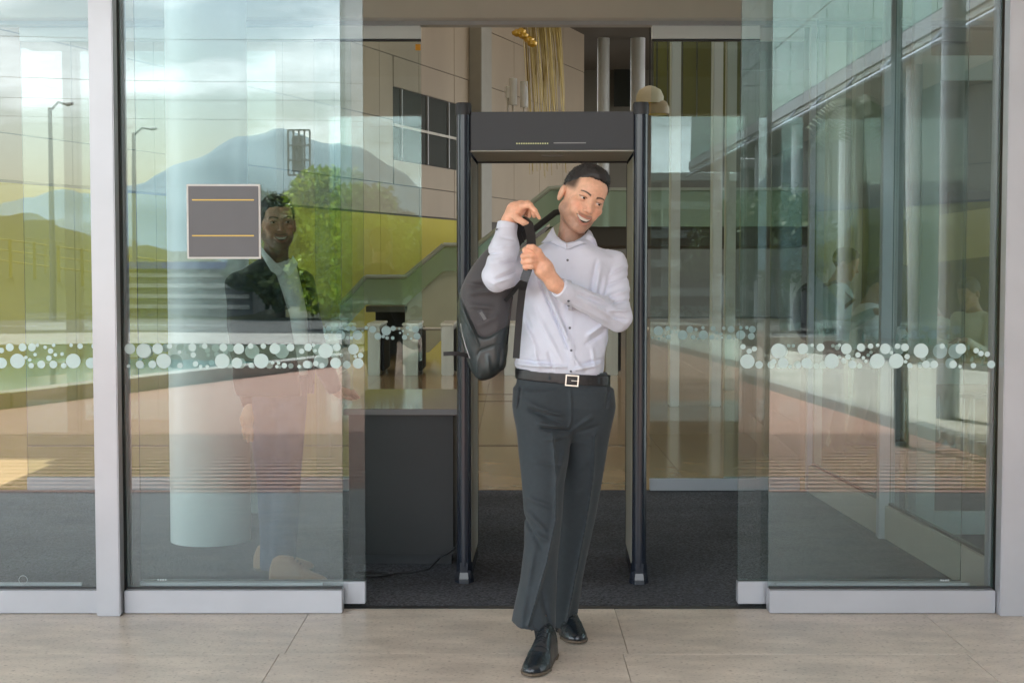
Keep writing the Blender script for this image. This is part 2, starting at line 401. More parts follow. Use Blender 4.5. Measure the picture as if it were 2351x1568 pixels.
# mountains
M_MTN = mat('hazed_mountain', (.25, .32, .345), 1, var=.3, vscale=.006, col2=(.19, .255, .275))  # pale bluish haze is put into the mountain colour
def mountain(prof, D, m, thick=700):
    v = []; f = []; n = len(prof)
    pts = []
    for (px, py) in prof: pts.append(V(px, py, D))
    rng = random.Random(3)
    X = np.linspace(pts[0].x, pts[-1].x, 160); Z = np.interp(X, [p.x for p in pts], [p.z for p in pts])
    Z = Z + np.array([6 * math.sin(x * .021) + 4 * math.sin(x * .06 + 1) + rng.uniform(-2, 2) for x in X])
    y0 = pts[0].y; nr = 14
    for i, x in enumerate(X):
        for j in range(nr):
            t = j / (nr - 1)          # 0 foot near us, 1 ridge
            w = 30 * math.sin(x * .03 + j) * t * (1 - t) * 2
            v.append((x, y0 + thick * (1 - t) * .5 + w, -2 + Z[i] * t ** .85 + (8 * math.sin(x * .05 + j * 1.3) * t * (1 - t))))
        v.append((x, y0 - thick * .5, -2))
    nr += 1
    for i in range(len(X) - 1):
        for j in range(nr - 1): f.append((i * nr + j, i * nr + j + 1, (i + 1) * nr + j + 1, (i + 1) * nr + j))
    o = link('mountain', me_from(v, f), m, smooth=True); tag(o, kind='structure')
mountain([(-500, 560), (-200, 520), (50, 450), (230, 440), (380, 385), (480, 352), (560, 318), (640, 292), (690, 300), (760, 325), (850, 345), (910, 395), (1000, 450), (1100, 480), (1250, 470), (1400, 430), (1500, 400), (1600, 412), (1700, 400), (1820, 385), (1950, 400), (2100, 430), (2400, 500), (2900, 560)], 2600, M_MTN)

# ================================================================== SETTING: entrance front
F0 = FAC - .09           # front of the mullions
HD = 2.80                # underside of the outer door head
def mullion(x0, x1, label):
    e = empty('mullion', ((x0 + x1) / 2, FAC, 0), label, 'post', 'aluminium mullions of the entrance front')
    bx('post', x0, x1, F0, FAC - .02, 0, 4.3, M_ALU, e, .004)
    bx('gasket', x0 + .008, x1 - .008, FAC - .0195, FAC + .06, 0, 4.3, M_GASK, e)
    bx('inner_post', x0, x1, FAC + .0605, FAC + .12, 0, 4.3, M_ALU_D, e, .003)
mullion(-1.742, -1.642, 'broad aluminium mullion between the two left glass panels')
mullion(2.046, 2.166, 'aluminium mullion at the right edge, beside the right glass panel')
mullion(-3.95, -3.85, 'aluminium mullion outside the left edge of the far left glass panel')
mullion(4.2, 4.3, 'aluminium mullion outside the right edge of the entrance front')
# outer head beam and wall above
hb = empty('door_head', (0, FAC, HD), 'aluminium head beam with fascia above the outer sliding doors', 'beam')
bx('fascia', -1.64, 2.044, FAC - .055, FAC + .14, HD, HD + .32, M_ALU, hb, .004)
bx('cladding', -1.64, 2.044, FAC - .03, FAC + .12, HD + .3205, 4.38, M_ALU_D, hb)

# dot manifestation: individual frosted discs
M_DOT = bpy.data.materials.new('frosted_dot'); M_DOT.use_nodes = True
_nt = M_DOT.node_tree; _nt.nodes.clear()
_o = _nt.nodes.new('ShaderNodeOutputMaterial'); _d = _nt.nodes.new('ShaderNodeBsdfDiffuse'); _t = _nt.nodes.new('ShaderNodeBsdfTransparent'); _tl = _nt.nodes.new('ShaderNodeBsdfTranslucent'); _m1 = _nt.nodes.new('ShaderNodeMixShader'); _m2 = _nt.nodes.new('ShaderNodeMixShader')
_d.inputs['Color'].default_value = (.75, .91, .90, 1); _tl.inputs['Color'].default_value = (.7, .8, .8, 1)
_m1.inputs['Fac'].default_value = .12; _m2.inputs['Fac'].default_value = .78
_nt.links.new(_d.outputs[0], _m1.inputs[1]); _nt.links.new(_tl.outputs[0], _m1.inputs[2]); _nt.links.new(_t.outputs[0], _m2.inputs[1]); _nt.links.new(_m1.outputs[0], _m2.inputs[2]); _nt.links.new(_m2.outputs[0], _o.inputs['Surface'])
disc = MB().lathe([(1, 0), (1, .6)], n=26).mesh(); disc.materials.append(M_DOT)
def dots(parent, x0, x1, y, seed, z0=1.035, z1=1.140, pane_y=None):
    rng = random.Random(seed); W = x1 - x0; placed = []
    sizes = [(.031, int(W * 6)), (.0225, int(W * 7)), (.0165, int(W * 9)), (.0115, int(W * 14)), (.0075, int(W * 12))]
    for r_, n in sizes:
        for k in range(n):
            for t in range(30):
                x = rng.uniform(x0 - r_ * .2, x1 + r_ * .2); x = min(max(x, x0 + r_), x1 - r_)
                top = rng.random() < .5
                z = (z1 - r_) if top else (z0 + r_)
                if r_ < .012 and rng.random() < .55: z = rng.uniform(z0 + r_, z1 - r_)
                if all((x - a) ** 2 + (z - b) ** 2 > (r_ + c) ** 2 * .98 for a, b, c in placed):
                    placed.append((x, z, r_)); break
    for x, z, r_ in placed:
        o = link('frosted_dot', disc); o.rotation_euler = (R(90), 0, 0); o.scale = (r_, r_, .001); o.location = (x, y, z)
        wparent(o, parent)
def pane(parent, x0, x1, y, z0, z1, gm, t=.010):
    o = bx('glass_pane', x0, x1, y, y + t, z0, z1, [gm, M_EDGE], parent)
    for p in o.data.polygons:
        if abs(p.normal.y) < .5: p.material_index = 1
    return o
def fixed_panel(x0, x1, label, seed, railx=None):
    e = empty('glass_panel', ((x0 + x1) / 2, FAC, 0), label, 'glass panel', 'fixed glass panels of the entrance front')
    rx = railx or (x0, x1)
    pane(e, x0, x1, FAC, .10, HD + (0 if x0 > -1.7 and x1 < 2.1 else 1.5), M_GLASS)
    bx('bottom_rail', rx[0], rx[1], FAC - .045, FAC + .035, .002, .098, M_ALU, e, .003)
    bx('seal', rx[0] + .004, rx[1] - .004, FAC - .006, FAC + .016, .0985, .106, M_GASK, e)
    bx('glazing_bead', rx[0] + .04 if x0 > 1 else rx[0] + .08, rx[1] - .09, FAC + .014, FAC + .03, .1065, .118, M_ALU, e)
    dots(e, x0 + .004, x1 - .004, FAC - .0012, seed)
    return e
fp1 = fixed_panel(-1.638, -.718, 'left fixed glass panel carrying the square grey sign', 11)
fp2 = fixed_panel(1.088, 2.042, 'right fixed glass panel between the open doorway and the right mullion', 12)
fp0 = fixed_panel(-3.846, -1.746, 'far left glass panel outside the broad mullion, mirroring the grassy bank', 13)
fp3 = fixed_panel(2.17, 4.196, 'glass panel outside the right mullion', 14)
M_TRK = mat('brushed_rail', (.55, .56, .58), .35, .6)
def slider(x0, x1, label, seed, y=FAC + .085):
    e = empty('sliding_door', ((x0 + x1) / 2, y, 0), label, 'sliding door', 'outer sliding glass doors')
    pane(e, x0, x1, y, .115, HD + .05, M_GLASS_S)
    bx('bottom_rail', x0 - .001, x1 + .001, y - .02, y + .03, .016, .112, M_ALU, e, .003)
    dots(e, x0 + .004, x1 - .004, y - .0012, seed, 1.028, 1.133)
    for zz in (.115,): bx('seal', x0, x1, y - .004, y + .014, .1125, .1145, M_GASK, e)
    return e
slider(-1.60, -.632, 'outer left sliding glass door slid open behind the left fixed panel', 21)
slider(.972, 1.935, 'outer right sliding glass door slid open behind the right fixed panel', 22)
# etched maker's stamps low on the panes, and the orange sensor sticker by the inner door
M_ETCH = mat('etched_stamp', (.45, .5, .5), .6)
for (px, py, par, kind) in ((53, 1330, fp0, 0), (371, 1330, fp1, 1), (2168, 1331, fp2, 1)):
    c = P(px, py, FAC - .001)
    if kind == 0:
        mb = MB(); mb.tube([c + Vector((.018 * math.cos(t), 0, .018 * math.sin(t))) for t in np.linspace(0, 6.283, 22)], .0011, 5); mb.build('etched_stamp', M_ETCH, par)
    else:
        mb = MB()
        for k in range(4): mb.box(c.x - .018 + k * .0105, c.x - .011 + k * .0105, c.y - .0006, c.y + .0006, c.z - .0035, c.z + .0035)
        mb.build('etched_stamp', M_ETCH, par)
# square sign on the glass
sg = empty('sign', P(512, 507, FAC - .004), 'square grey sign with white rim and two thin gold lines, on the left glass', 'sign')
a = P(428, 423, FAC - .012); b = P(599, 594, FAC - .012)
M_SIGN = mat('sign_face', (.125, .125, .135), .38, var=.12, vscale=4)
bx('sign_frame', a.x, b.x, FAC - .013, FAC - .0015, b.z, a.z, M_WHITE, sg, .001)
bx('sign_face', a.x + .008, b.x - .008, FAC - .0155, FAC - .0132, b.z + .008, a.z - .008, M_SIGN, sg)
M_GOLD = mat('gold_line', (.62, .43, .10), .4, .3)
for yy in (459, 541):
    c = P(441, yy, FAC - .016); d = P(583, yy, FAC - .016)
    bx('gold_line', c.x, d.x, FAC - .0172, FAC - .0156, c.z - .0025, c.z + .0025, M_GOLD, sg)

# ================================================================== vestibule
INY = 9.23
M_MAT = mat('entrance_carpet', (.085, .090, .105), .97, var=.75, vscale=85, bump=1, bscale=85, col2=(.003, .0035, .0045), detail=3)
def carpet_fx(m):
    nt = m.node_tree; b = nt.nodes['Principled BSDF']; src = b.inputs['Base Color'].links[0].from_socket
    n = nt.nodes.new('ShaderNodeTexNoise'); n.inputs['Scale'].default_value = 2.2; n.inputs['Detail'].default_value = 6; tc = nt.nodes.new('ShaderNodeTexCoord')
    r = nt.nodes.new('ShaderNodeValToRGB'); r.color_ramp.elements[0].position = .3; r.color_ramp.elements[0].color = (.62, .62, .65, 1); r.color_ramp.elements[1].position = .7; r.color_ramp.elements[1].color = (1.25, 1.22, 1.2, 1)
    mx = nt.nodes.new('ShaderNodeMix'); mx.data_type = 'RGBA'; mx.blend_type = 'MULTIPLY'; mx.inputs['Factor'].default_value = 1
    nt.links.new(tc.outputs['Object'], n.inputs['Vector']); nt.links.new(n.outputs['Fac'], r.inputs['Fac']); nt.links.new(src, mx.inputs['A']); nt.links.new(r.outputs['Color'], mx.inputs['B']); nt.links.new(mx.outputs['Result'], b.inputs['Base Color'])
carpet_fx(M_MAT)
cp = bx('carpet', -4.2, 4.4, 6.045, INY + .03, -.05, .004, M_MAT); tag(cp, kind='structure')
th = bx('threshold', -4.2, 4.4, 6.0055, 6.0445, -.05, .003, M_GASK); tag(th, kind='structure')
M_CEIL = mat('vestibule_ceiling', (.60, .57, .50), .7, var=.05)
vc = bx('ceiling', -4.2, 4.4, 6.11, INY - .05, 3.36, 3.5, M_CEIL); tag(vc, kind='structure')
# inner head beam
M_BEAM = mat('satin_beam', (.50, .46, .39), .45, .2, var=.05)
ih = empty('inner_door_head', (0, INY, 3.0), 'long champagne coloured head beam over the inner doorway', 'beam')
bx('beam', -4.2, 4.4, INY - .16, INY + .05, 3.045, 3.19, M_BEAM, ih, .004)
bx('upper_lip', -4.2, 4.4, INY - .10, INY + .05, 3.1905, 3.215, M_GASK, ih)
bx('upper_fascia', -4.2, 4.4, INY - .12, INY + .05, 3.2155, 3.36, M_BEAM, ih)
bx('track_shadow_gap', -4.2, 4.4, INY - .05, INY + .05, 3.02, 3.0445, M_ALU_D, ih)
inner_sills = []
def inner_door(x0, x1, label, seed, y=INY + .0, top=2.935, group='inner sliding glass doors', bar=True):
    e = empty('inner_sliding_door', ((x0 + x1) / 2, y, 0), label, 'sliding door', group)
    pane(e, x0, x1, y, .085, top, M_GLASS_I)
    bx('bottom_rail', x0, x1, y - .02, y + .03, .008, .084, M_ALU, e, .003)
    if bar: bx('top_rail', x0, x1, y - .03, y + .03, top + .001, 3.0195, M_WHITE, e, .003); bx('seal', x0, x1, y - .012, y + .02, top - .012, top, M_GASK, e)
    dots(e, x0 + .004, x1 - .004, y - .0012, seed, .995, 1.085)
    return e
_idl = inner_door(-1.28, -.588, 'inner left sliding glass door with white dots, behind the desk', 31)
inner_door(.903, 1.60, 'inner right sliding glass door with white dots, right of the metal detector', 32)
c = P(960, 108, INY - .004); MB().lathe([(.020, 0), (.020, .003)], (0, 0, 0), 20)
o = bx('orange_sticker', c.x - .018, c.x + .016, INY - .0045, INY - .0008, c.z - .022, c.z + .018, mat('orange_sticker', (.75, .32, .02), .5), _idl, .0015)
def inner_fixed(x0, x1, label, seed):
    e = empty('inner_glass_panel', ((x0 + x1) / 2, INY + .07, 0), label, 'glass panel', 'fixed glass panels of the inner front')
    pane(e, x0, x1, INY + .07, .085, 2.935, M_GLASS_I)
    bx('bottom_rail', x0, x1, INY + .05, INY + .10, .0, .084, M_ALU, e, .003)
    bx('top_rail', x0, x1, INY + .051, INY + .10, 2.936, 3.0195, M_WHITE, e, .003)
inner_fixed(-3.2, -1.05, 'inner fixed glass panel at the left, behind the round white column', 41)
inner_fixed(1.40, 1.90, 'inner fixed glass panel beside the corner mullion at the right', 42)
def post(px, D, w, label, top=3.36, m=M_ALU, dpt=.06, pyb=None):
    x = P(px, 620, D).x
    o = bx('glazing_post', x - w / 2, x + w / 2, D - dpt / 2, D + dpt / 2, .004, top, m, None, .004)
    tag(o, label, 'post', 'white posts of the vestibule glazing'); return o
post(1872, INY + .02, .095, 'pale post at the inner right corner of the vestibule')
post(2040, 7.59, .085, 'pale post halfway along the right side glazing of the vestibule')
# right side glazing of the vestibule (two bays)
def side_bay(p0, p1, label):
    a = Vector(p0); b = Vector(p1); d = b - a; L = d.length; ang = math.atan2(d.y, d.x)
    e = empty('side_glazing', (a.x, a.y, 0), label, 'glass panel', 'glass side wall of the vestibule', ang)
    o = MB().box(0, L, -.005, .005, .20, 3.3).build('glass_pane', [M_GLASS_V, M_EDGE]); o.parent = e
    for p in o.data.polygons:
        if abs(p.normal.y) < .5: p.material_index = 1
    o = MB().box(0, L, -.03, .03, .006, .185).build('bottom_rail', M_BEAM, bevel=.003); o.parent = e
    o = MB().box(0, L, -.01, .01, .1855, .1995).build('seal', M_GASK); o.parent = e
    o = MB().box(0, L, -.03, .03, 3.301, 3.358).build('top_rail', M_ALU, bevel=.003); o.parent = e
    rng = random.Random(5)
    for k in range(int(L * 34)):
        r_ = rng.choice((.007, .01, .014, .02)); x = rng.uniform(r_, L - r_); z = rng.uniform(1.02 + r_, 1.125 - r_)
        q = link('frosted_dot', disc); q.rotation_euler = (R(90), 0, 0); q.scale = (r_, r_, .001); q.location = (x, .0065, z); q.parent = e
side_bay((2.035, 7.56, 0), (2.11, 6.11, 0), 'near bay of the glass side wall, right of the carpet')
side_bay((1.955, 9.14, 0), (2.03, 7.64, 0), 'far bay of the glass side wall, right of the carpet')
# glazed door with broad rails standing beyond the side glazing
DY = 7.7
sd = empty('glazed_door', (2.5, DY, 0), 'pale framed glazed door with a broad middle rail behind the right side glazing', 'door')
xa, xb = P(2118, 0, DY).x, P(2420, 0, DY).x
M_FRAME = mat('pale_frame', (.55, .60, .60), .45, .1, var=.04)
bx('stile', xa, xa + .10, DY - .02, DY + .03, .006, 2.6, M_FRAME, sd, .003); bx('stile', xb - .10, xb, DY - .02, DY + .03, .006, 2.6, M_FRAME, sd, .003)
bx('bottom_rail', xa + .1005, xb - .1005, DY - .02, DY + .03, .006, .13, M_FRAME, sd, .003)
bx('middle_rail', xa + .1005, xb - .1005, DY - .022, DY + .032, .83, .94, M_FRAME, sd, .003)
bx('top_rail', xa + .1005, xb - .1005, DY - .02, DY + .03, 2.47, 2.6, M_FRAME, sd, .003)
pane(sd, xa + .101, xb - .101, DY, .131, .829, M_GLASS_V); pane(sd, xa + .101, xb - .101, DY, .941, 2.469, M_GLASS_V)
post(2108, DY + .02, .09, 'wide pale post left of the framed glazed door')
# round white column in the vestibule
xc = P(478, 620, 7.55).x
M_COLM = mat('painted_column', (.66, .68, .67), .38, var=.05, vscale=3, bump=.02, bscale=20)
o = MB().lathe([(.212, .004), (.212, 3.36)], (xc, 7.55, 0), 64).build('column', M_COLM, smooth=True); tag(o, 'round white column standing in the vestibule left of the security man', 'column')

# ================================================================== lobby
M_LOB = mat('polished_stone_floor', (.44, .30, .165), .14, spec=.6, var=.22, vscale=2.2, detail=8, bump=.012, bscale=30)
lob = bx('lobby_floor', -16, 22, INY + .06, 60, -.06, -.004, mat('floor_joint', (.10, .08, .06), .6)); tag(lob, kind='structure')
_t = MB().box(.002, 1.498, .002, 1.498, -.02, 0).mesh(); _t.materials.append(M_LOB)
for j in range(0, 22):
    for i in range(-5, 8):
        o = link('floor_tile', _t); o.location = (i * 1.5 - .3 + .001 * j, INY + .075 + j * 1.5, random.uniform(-.0004, .0004)); o.parent = lob
M_DSTR = mat('dark_floor_inlay', (.09, .07, .05), .25)
for yy in (1022, 1024.0):
    pass
for k, yy in enumerate((G(1200, 1023).y, G(1200, 921).y, G(1200, 905).y)):
    o = bx('floor_inlay', -1.6 if k else -4, 1.15 if k == 0 else .6, yy, yy + .045, -.01, .0035, M_DSTR); tag(o, kind='structure')
# ---- long stone clad wall, running away to the right
WA = Vector((-1.66, 28, 0)); ang = R(90 - 20.6); WD = Vector((math.cos(ang), math.sin(ang), 0)); WN = Vector((WD.y, -WD.x, 0))
if WN.y > 0: WN = -WN
# local frame of the wall: u along it (0 at WA), n out of it, z up
MW = Matrix.Translation(WA) @ Matrix((( WD.x, WN.x, 0, 0), (WD.y, WN.y, 0, 0), (0, 0, 1, 0), (0, 0, 0, 1)))
M_PANEL = mat('clad_stone', (.38, .30, .21), .5, var=.12, vscale=.9, bump=.03, bscale=20, vstretch=(1, 1, .4))
M_YEL = mat('yellow_wall', (.46, .39, .012), .5, var=.06, vscale=1)
M_DARKW = mat('dark_window', (.03, .035, .03), .12, spec=.8)
sw = empty('stone_wall', tuple(WA), 'tall beige stone clad lobby wall with a window band, behind the stairs', 'wall')
def wbox(name, u0, u1, n0, n1, z0, z1, m, parent, bevel=0):
    return MB().box(u0, u1, n0, n1, z0, z1, MW).build(name, m, parent, bevel)
zy = 2.50; ph = 1.19
wbox('backing_wall', -20, 9.6, -.6, -.03, 0, 14, mat('wall_backing', (.10, .085, .07), .8), sw)
wu0, wu1 = -1.55, 2.1; wz0, wz1 = zy + 1.02, zy + 2.35
for r_ in range(0, 9):
    z0 = zy + (ph * r_ if r_ == 0 else .55 + ph * (r_ - 1)); z1 = zy + .55 + ph * r_
    z0 = zy if r_ == 0 else z0
    for k in range(-11, 6):
        u0 = k * 1.75 - .4; u1 = u0 + 1.75
        ov = not (u1 <= wu0 + .001 or u0 >= wu1 - .001 or z1 <= wz0 or z0 >= wz1)
        segs = [(u0, u1, z0, z1)]
        if ov:
            segs = []
            if u0 < wu0: segs.append((u0, wu0 - .02, z0, z1))
            if u1 > wu1: segs.append((wu1 + .02, u1, z0, z1))
            uu0, uu1 = max(u0, wu0), min(u1, wu1)
            if z0 < wz0: segs.append((uu0, uu1, z0, wz0 - .01))
            if z1 > wz1: segs.append((uu0, uu1, wz1 + .01, z1))
        for (a0, a1, b0, b1) in segs:
            if a1 - a0 > .05 and b1 - b0 > .05: wbox('stone_panel', a0 + .008, a1 - .008, -.029, 0 + random.uniform(-.002, .002), b0 + .008, b1 - .008, M_PANEL, sw)
wo = wbox('window_band', wu0, wu1, -.0295, -.012, wz0, wz1, M_DARKW, sw)
for z in (wz0 + .63,): wparent(MB().box(wu0, wu1, -.012, .02, z - .025, z + .025, MW).build('glazing_bar', M_BEAM), wo)
for u in (wu0 + .35, wu0 + 1.55, wu0 + 2.6): wparent(MB().box(u - .02, u + .02, -.0118, .018, wz0, wz1, MW).build('glazing_bar', M_ALU_D), wo)
wbox('pier', 2.15, 2.75, .003, .28, 0, 14, mat('pier_render', (.33, .31, .26), .6, var=.06), sw, .01)
yw = empty('yellow_wall', tuple(WA), 'bright yellow painted lower wall under the stone cladding', 'wall')
for k in range(-11, 2):
    u0 = k * 1.75 - .4
    MB().box(u0 + .006, u0 + 1.744, -.0295, .012, .0, zy - .03, MW).build('wall_panel', M_YEL, yw)

# ---- end wall, ceiling and upper storeys at the back right
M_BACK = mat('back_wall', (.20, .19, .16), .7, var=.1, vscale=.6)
bw = empty('back_wall', (6, 44, 0), 'dim end wall of the lobby with tall openings', 'wall')
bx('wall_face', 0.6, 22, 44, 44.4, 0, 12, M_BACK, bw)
for (px0, px1, py0, py1) in ((1410, 1450, 150, 245), (1300, 1345, 260, 330)):
    a = P(px0, py0, 43.9); b = P(px1, py1, 43.9); bx('window', a.x, b.x, 43.85, 43.98, b.z, a.z, M_DARKW, bw)
for (px0, px1, lab) in ((1372, 1400, 'left'), (1448, 1482, 'right')):
    a = P(px0, 0, 38); b = P(px1, 0, 38)
    o = MB().lathe([((b.x - a.x) / 2, 0), ((b.x - a.x) / 2, 11)], ((a.x + b.x) / 2, 38, 0), 32).build('lobby_column', M_COLM, smooth=True)
    tag(o, 'tall pale lobby column %s the dark upper window, above the metal detector' % ('just left of' if lab == 'left' else 'just right of'), 'column', 'tall pale columns at the back of the lobby')
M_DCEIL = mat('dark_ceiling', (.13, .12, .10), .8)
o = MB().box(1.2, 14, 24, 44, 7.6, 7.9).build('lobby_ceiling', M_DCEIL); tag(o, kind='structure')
M_ADDED_ROOF = bpy.data.materials.new('added_rooflight'); M_ADDED_ROOF.use_nodes = True
_n = M_ADDED_ROOF.node_tree; _n.nodes.clear(); _a = _n.nodes.new('ShaderNodeOutputMaterial'); _b = _n.nodes.new('ShaderNodeBsdfTranslucent'); _b.inputs['Color'].default_value = (.082, .072, .056, 1); _n.links.new(_b.outputs[0], _a.inputs['Surface'])
o = quad_sheet('added_lobby_roof', [(-16, INY), (22, INY), (22, 60), (-16, 60)], 12.7, M_ADDED_ROOF)  # unseen translucent sheet, added to let soft daylight into the lobby
o = bx('sun_block_wall', -16, 22, INY - .04, INY + .04, 3.361, 12.69, M_ALU_D); tag(o, 'added unseen grey wall over the inner doorway, keeping sun out of the lobby', 'wall')  # unseen wall, added to stop direct sun reaching the lobby
# upper gallery slab with green glass balustrade
M_GG = glass('green_balustrade_glass', tint=(.62, .72, .64), refl=.06, rtint=(.8, 1, .9))
def frost(m, c, f):
    nt = m.node_tree; o = nt.nodes['Material Output']; s = o.inputs['Surface'].links[0].from_socket
    d = nt.nodes.new('ShaderNodeBsdfDiffuse'); d.inputs['Color'].default_value = (*c, 1); x = nt.nodes.new('ShaderNodeMixShader'); x.inputs['Fac'].default_value = f
    nt.links.new(s, x.inputs[1]); nt.links.new(d.outputs[0], x.inputs[2]); nt.links.new(x.outputs[0], o.inputs['Surface'])
frost(M_GG, (.48, .60, .48), .45)
M_GGE = mat('balustrade_rail', (.40, .44, .38), .4, .2)
gal = empty('gallery', P(1350, 530, 26), 'upper gallery with green glass balustrade behind the smiling man', 'gallery')
a = P(1262, 437, 26); b = P(1450, 520, 26)
bx('slab', a.x, b.x + 3.5, 26.05, 30, b.z - .35, b.z, mat('slab_dark', (.05, .045, .035), .7), gal)
bx('balustrade_glass', a.x, b.x + 3.5, 26, 26.03, b.z + .001, a.z, M_GG, gal)
bx('balustrade_rail', a.x, b.x + 3.5, 25.98, 26.06, a.z + .001, a.z + .05, M_GGE, gal)
# ---- staircase
M_STC = mat('stair_concrete', (.52, .55, .42), .7, var=.1, vscale=2)
M_STE = mat('stair_tread', (.28, .27, .22), .6)
st = empty('staircase', P(950, 800, 23), 'concrete staircase with green glass balustrades rising to the right behind the turnstiles', 'staircase')
def flat_panel(name, pts, D, m, parent, t=.03):
    q = [P(x, y, D) for x, y in pts]; return MB().prism([(v.x, v.z) for v in q], D, D + t, 'y').build(name, m, parent)
flat_panel('side_wall', [(935, 808), (985, 808), (1075, 720), (1075, 622), (1018, 622), (930, 700), (930, 745)], 22.6, M_STC, st, 1.6)
flat_panel('balustrade_glass', [(840, 700), (930, 700), (930, 636), (840, 636)], 22.5, M_GG, st)
flat_panel('balustrade_glass', [(930, 700), (1018, 622), (1018, 564), (930, 636)], 22.5, M_GG, st)
flat_panel('balustrade_glass', [(1018, 622), (1075, 622), (1075, 564), (1018, 564)], 22.5, M_GG, st)
flat_panel('balustrade_glass', [(780, 765), (840, 700), (840, 636), (780, 700)], 22.5, M_GG, st)
for (x0, y0, x1, y1) in ((780, 700, 840, 635), (840, 635, 930, 635), (930, 635, 1018, 562), (1018, 562, 1080, 562)):
    MB().tube([P(x0, y0, 22.5), P(x1, y1, 22.5)], .035, 8).build('handrail', M_GGE, st, smooth=True)
for k in range(9):
    a = P(935 + k * 14.5, 737 - k * 13.2, 22.7); MB().box(a.x, a.x + .35, 22.75, 24.15, a.z - .3, a.z - .12).build('tread', M_STE, st)
flat_panel('landing', [(840, 716), (935, 716), (935, 703), (840, 703)], 22.6, mat('landing_edge', (.12, .12, .1), .6), st, 1.6)
bxn = [P(862, 716, 24.3), P(935, 790, 24.3)]
bx('under_stair_shade', bxn[0].x, bxn[1].x, 24.3, 24.6, 0, bxn[0].z, M_BLACKM, st)  # black box standing in for the shade under the stair
# second flight with black moving handrail (escalator)
es = empty('escalator', P(1180, 700, 24.5), 'escalator with green glass sides and black handrail rising behind the raised arm', 'escalator')
flat_panel('glass_side', [(1070, 640), (1095, 640), (1290, 492), (1290, 437), (1262, 434), (1080, 575)], 24.5, M_GG, es)
flat_panel('truss', [(1070, 700), (1110, 700), (1300, 548), (1300, 500), (1095, 640), (1070, 640)], 24.55, M_STC, es, 1.2)
MB().tube([P(1070, 580, 24.5), P(1082, 573, 24.5), P(1262, 432, 24.5), P(1300, 430, 24.5)], .04, 8).build('top_rail', M_GGE, es, smooth=True)
MB().tube([P(1150, 585, 24.0), P(1180, 562, 24.0), P(1275, 488, 24.0), P(1300, 484, 24.0)], .055, 10).build('handrail', M_BLACKM, es, smooth=True)
# ---- turnstiles
M_SST = mat('brushed_steel', (.46, .43, .38), .32, .7, var=.1, vscale=20, vstretch=(1, 1, .05))
M_SSL = mat('lit_steel_top', (.72, .68, .60), .3, .3)
def turnstile(px, w, label):
    a = P(px, 742, 19.5)
    e = empty('turnstile', (a.x, 19.5, 0), label, 'turnstile', 'turnstiles across the lobby')
    bx('pedestal', a.x - w / 2, a.x + w / 2, 19.5, 20.6, 0, a.z - .035, M_SST, e, .01)
    bx('lid', a.x - w / 2 - .01, a.x + w / 2 + .01, 19.49, 20.61, a.z - .034, a.z, M_SSL, e, .008)
    bx('side_panel', a.x + w / 2 + .001, a.x + w / 2 + .05, 19.6, 20.5, .05, a.z - .08, M_BLACKM, e, .01)
    MB().tube([(a.x + w / 2 + .04, 19.9, a.z - .09), (a.x + .55, 19.9, a.z - .09)], .022, 10).build('arm', M_SSL, e, smooth=True)
for px, w, l in ((762, .17, 'turnstile seen through the left sliding door'), (858, .17, 'turnstile left of the others behind the desk'), (942, .21, 'middle turnstile above the desk top'), (1027, .17, 'turnstile just left of the metal detector'), (1172, .17, 'turnstile between the backpack and the man'), (1405, .17, 'turnstile right of the man inside the detector frame')):
    turnstile(px, w, l)
# ---- golden hanging glass sculpture
M_GOLDG = mat('golden_glass', (.42, .30, .08), .3, .3, var=.3)
gs = empty('hanging_sculpture', P(1245, 60, 27), 'cascade of thin golden strands hanging high behind the metal detector', 'sculpture')
rng = random.Random(4)
for k in range(64):
    t = k / 63; x0 = 1192 + 80 * t + rng.uniform(-6, 6); x1 = 1215 + 85 * t + rng.uniform(-8, 8)
    yb_ = rng.uniform(180, 300) if rng.random() < .6 else rng.uniform(330, 412)
    D = 26.5 + rng.uniform(0, 1)
    pts = [P(x0 + (x1 - x0) * s ** .6, -20 + (yb_ + 20) * s, D) for s in (0, .25, .5, .75, 1)]
    MB().tube(pts, [.012, .011, .009, .007, .004], 5).build('strand', M_GOLDG, gs, smooth=True)
M_AMB = mat('amber_glass', (.62, .36, .03), .15, .1)
for (x, y) in ((1187, 76), (1202, 82), (1215, 92), (1196, 73), (1222, 100)):
    c = P(x, y, 26.3); MB().lathe([(.02, -.07), (.09, -.03), (.10, .02), (.03, .07)], c, 14).build('amber_drop', M_AMB, gs, smooth=True)
# ---- white tubular pendants
for (x, y, r_, h) in ((1166, 212, .045, .22), (1178, 211, .075, .5), (1203, 217, .075, .48)):
    c = P(x, y, 27)
    o = empty('pendant_lamp', c, 'small white tubular pendant light %s' % ({1166: 'leftmost and thinnest of the three', 1178: 'in the middle of the three', 1203: 'rightmost of the three'}[x]) + ' before the stone wall', 'lamp', 'white tubular lights')
    MB().lathe([(r_, -h / 2), (r_, h / 2)], c, 16).build('shade', M_WHITE, o, smooth=False)
    MB().tube([c + Vector((0, 0, -h / 2)), c + Vector((0, 0, -h / 2 - .9))], .02, 6).build('rod', M_BEAM, o)
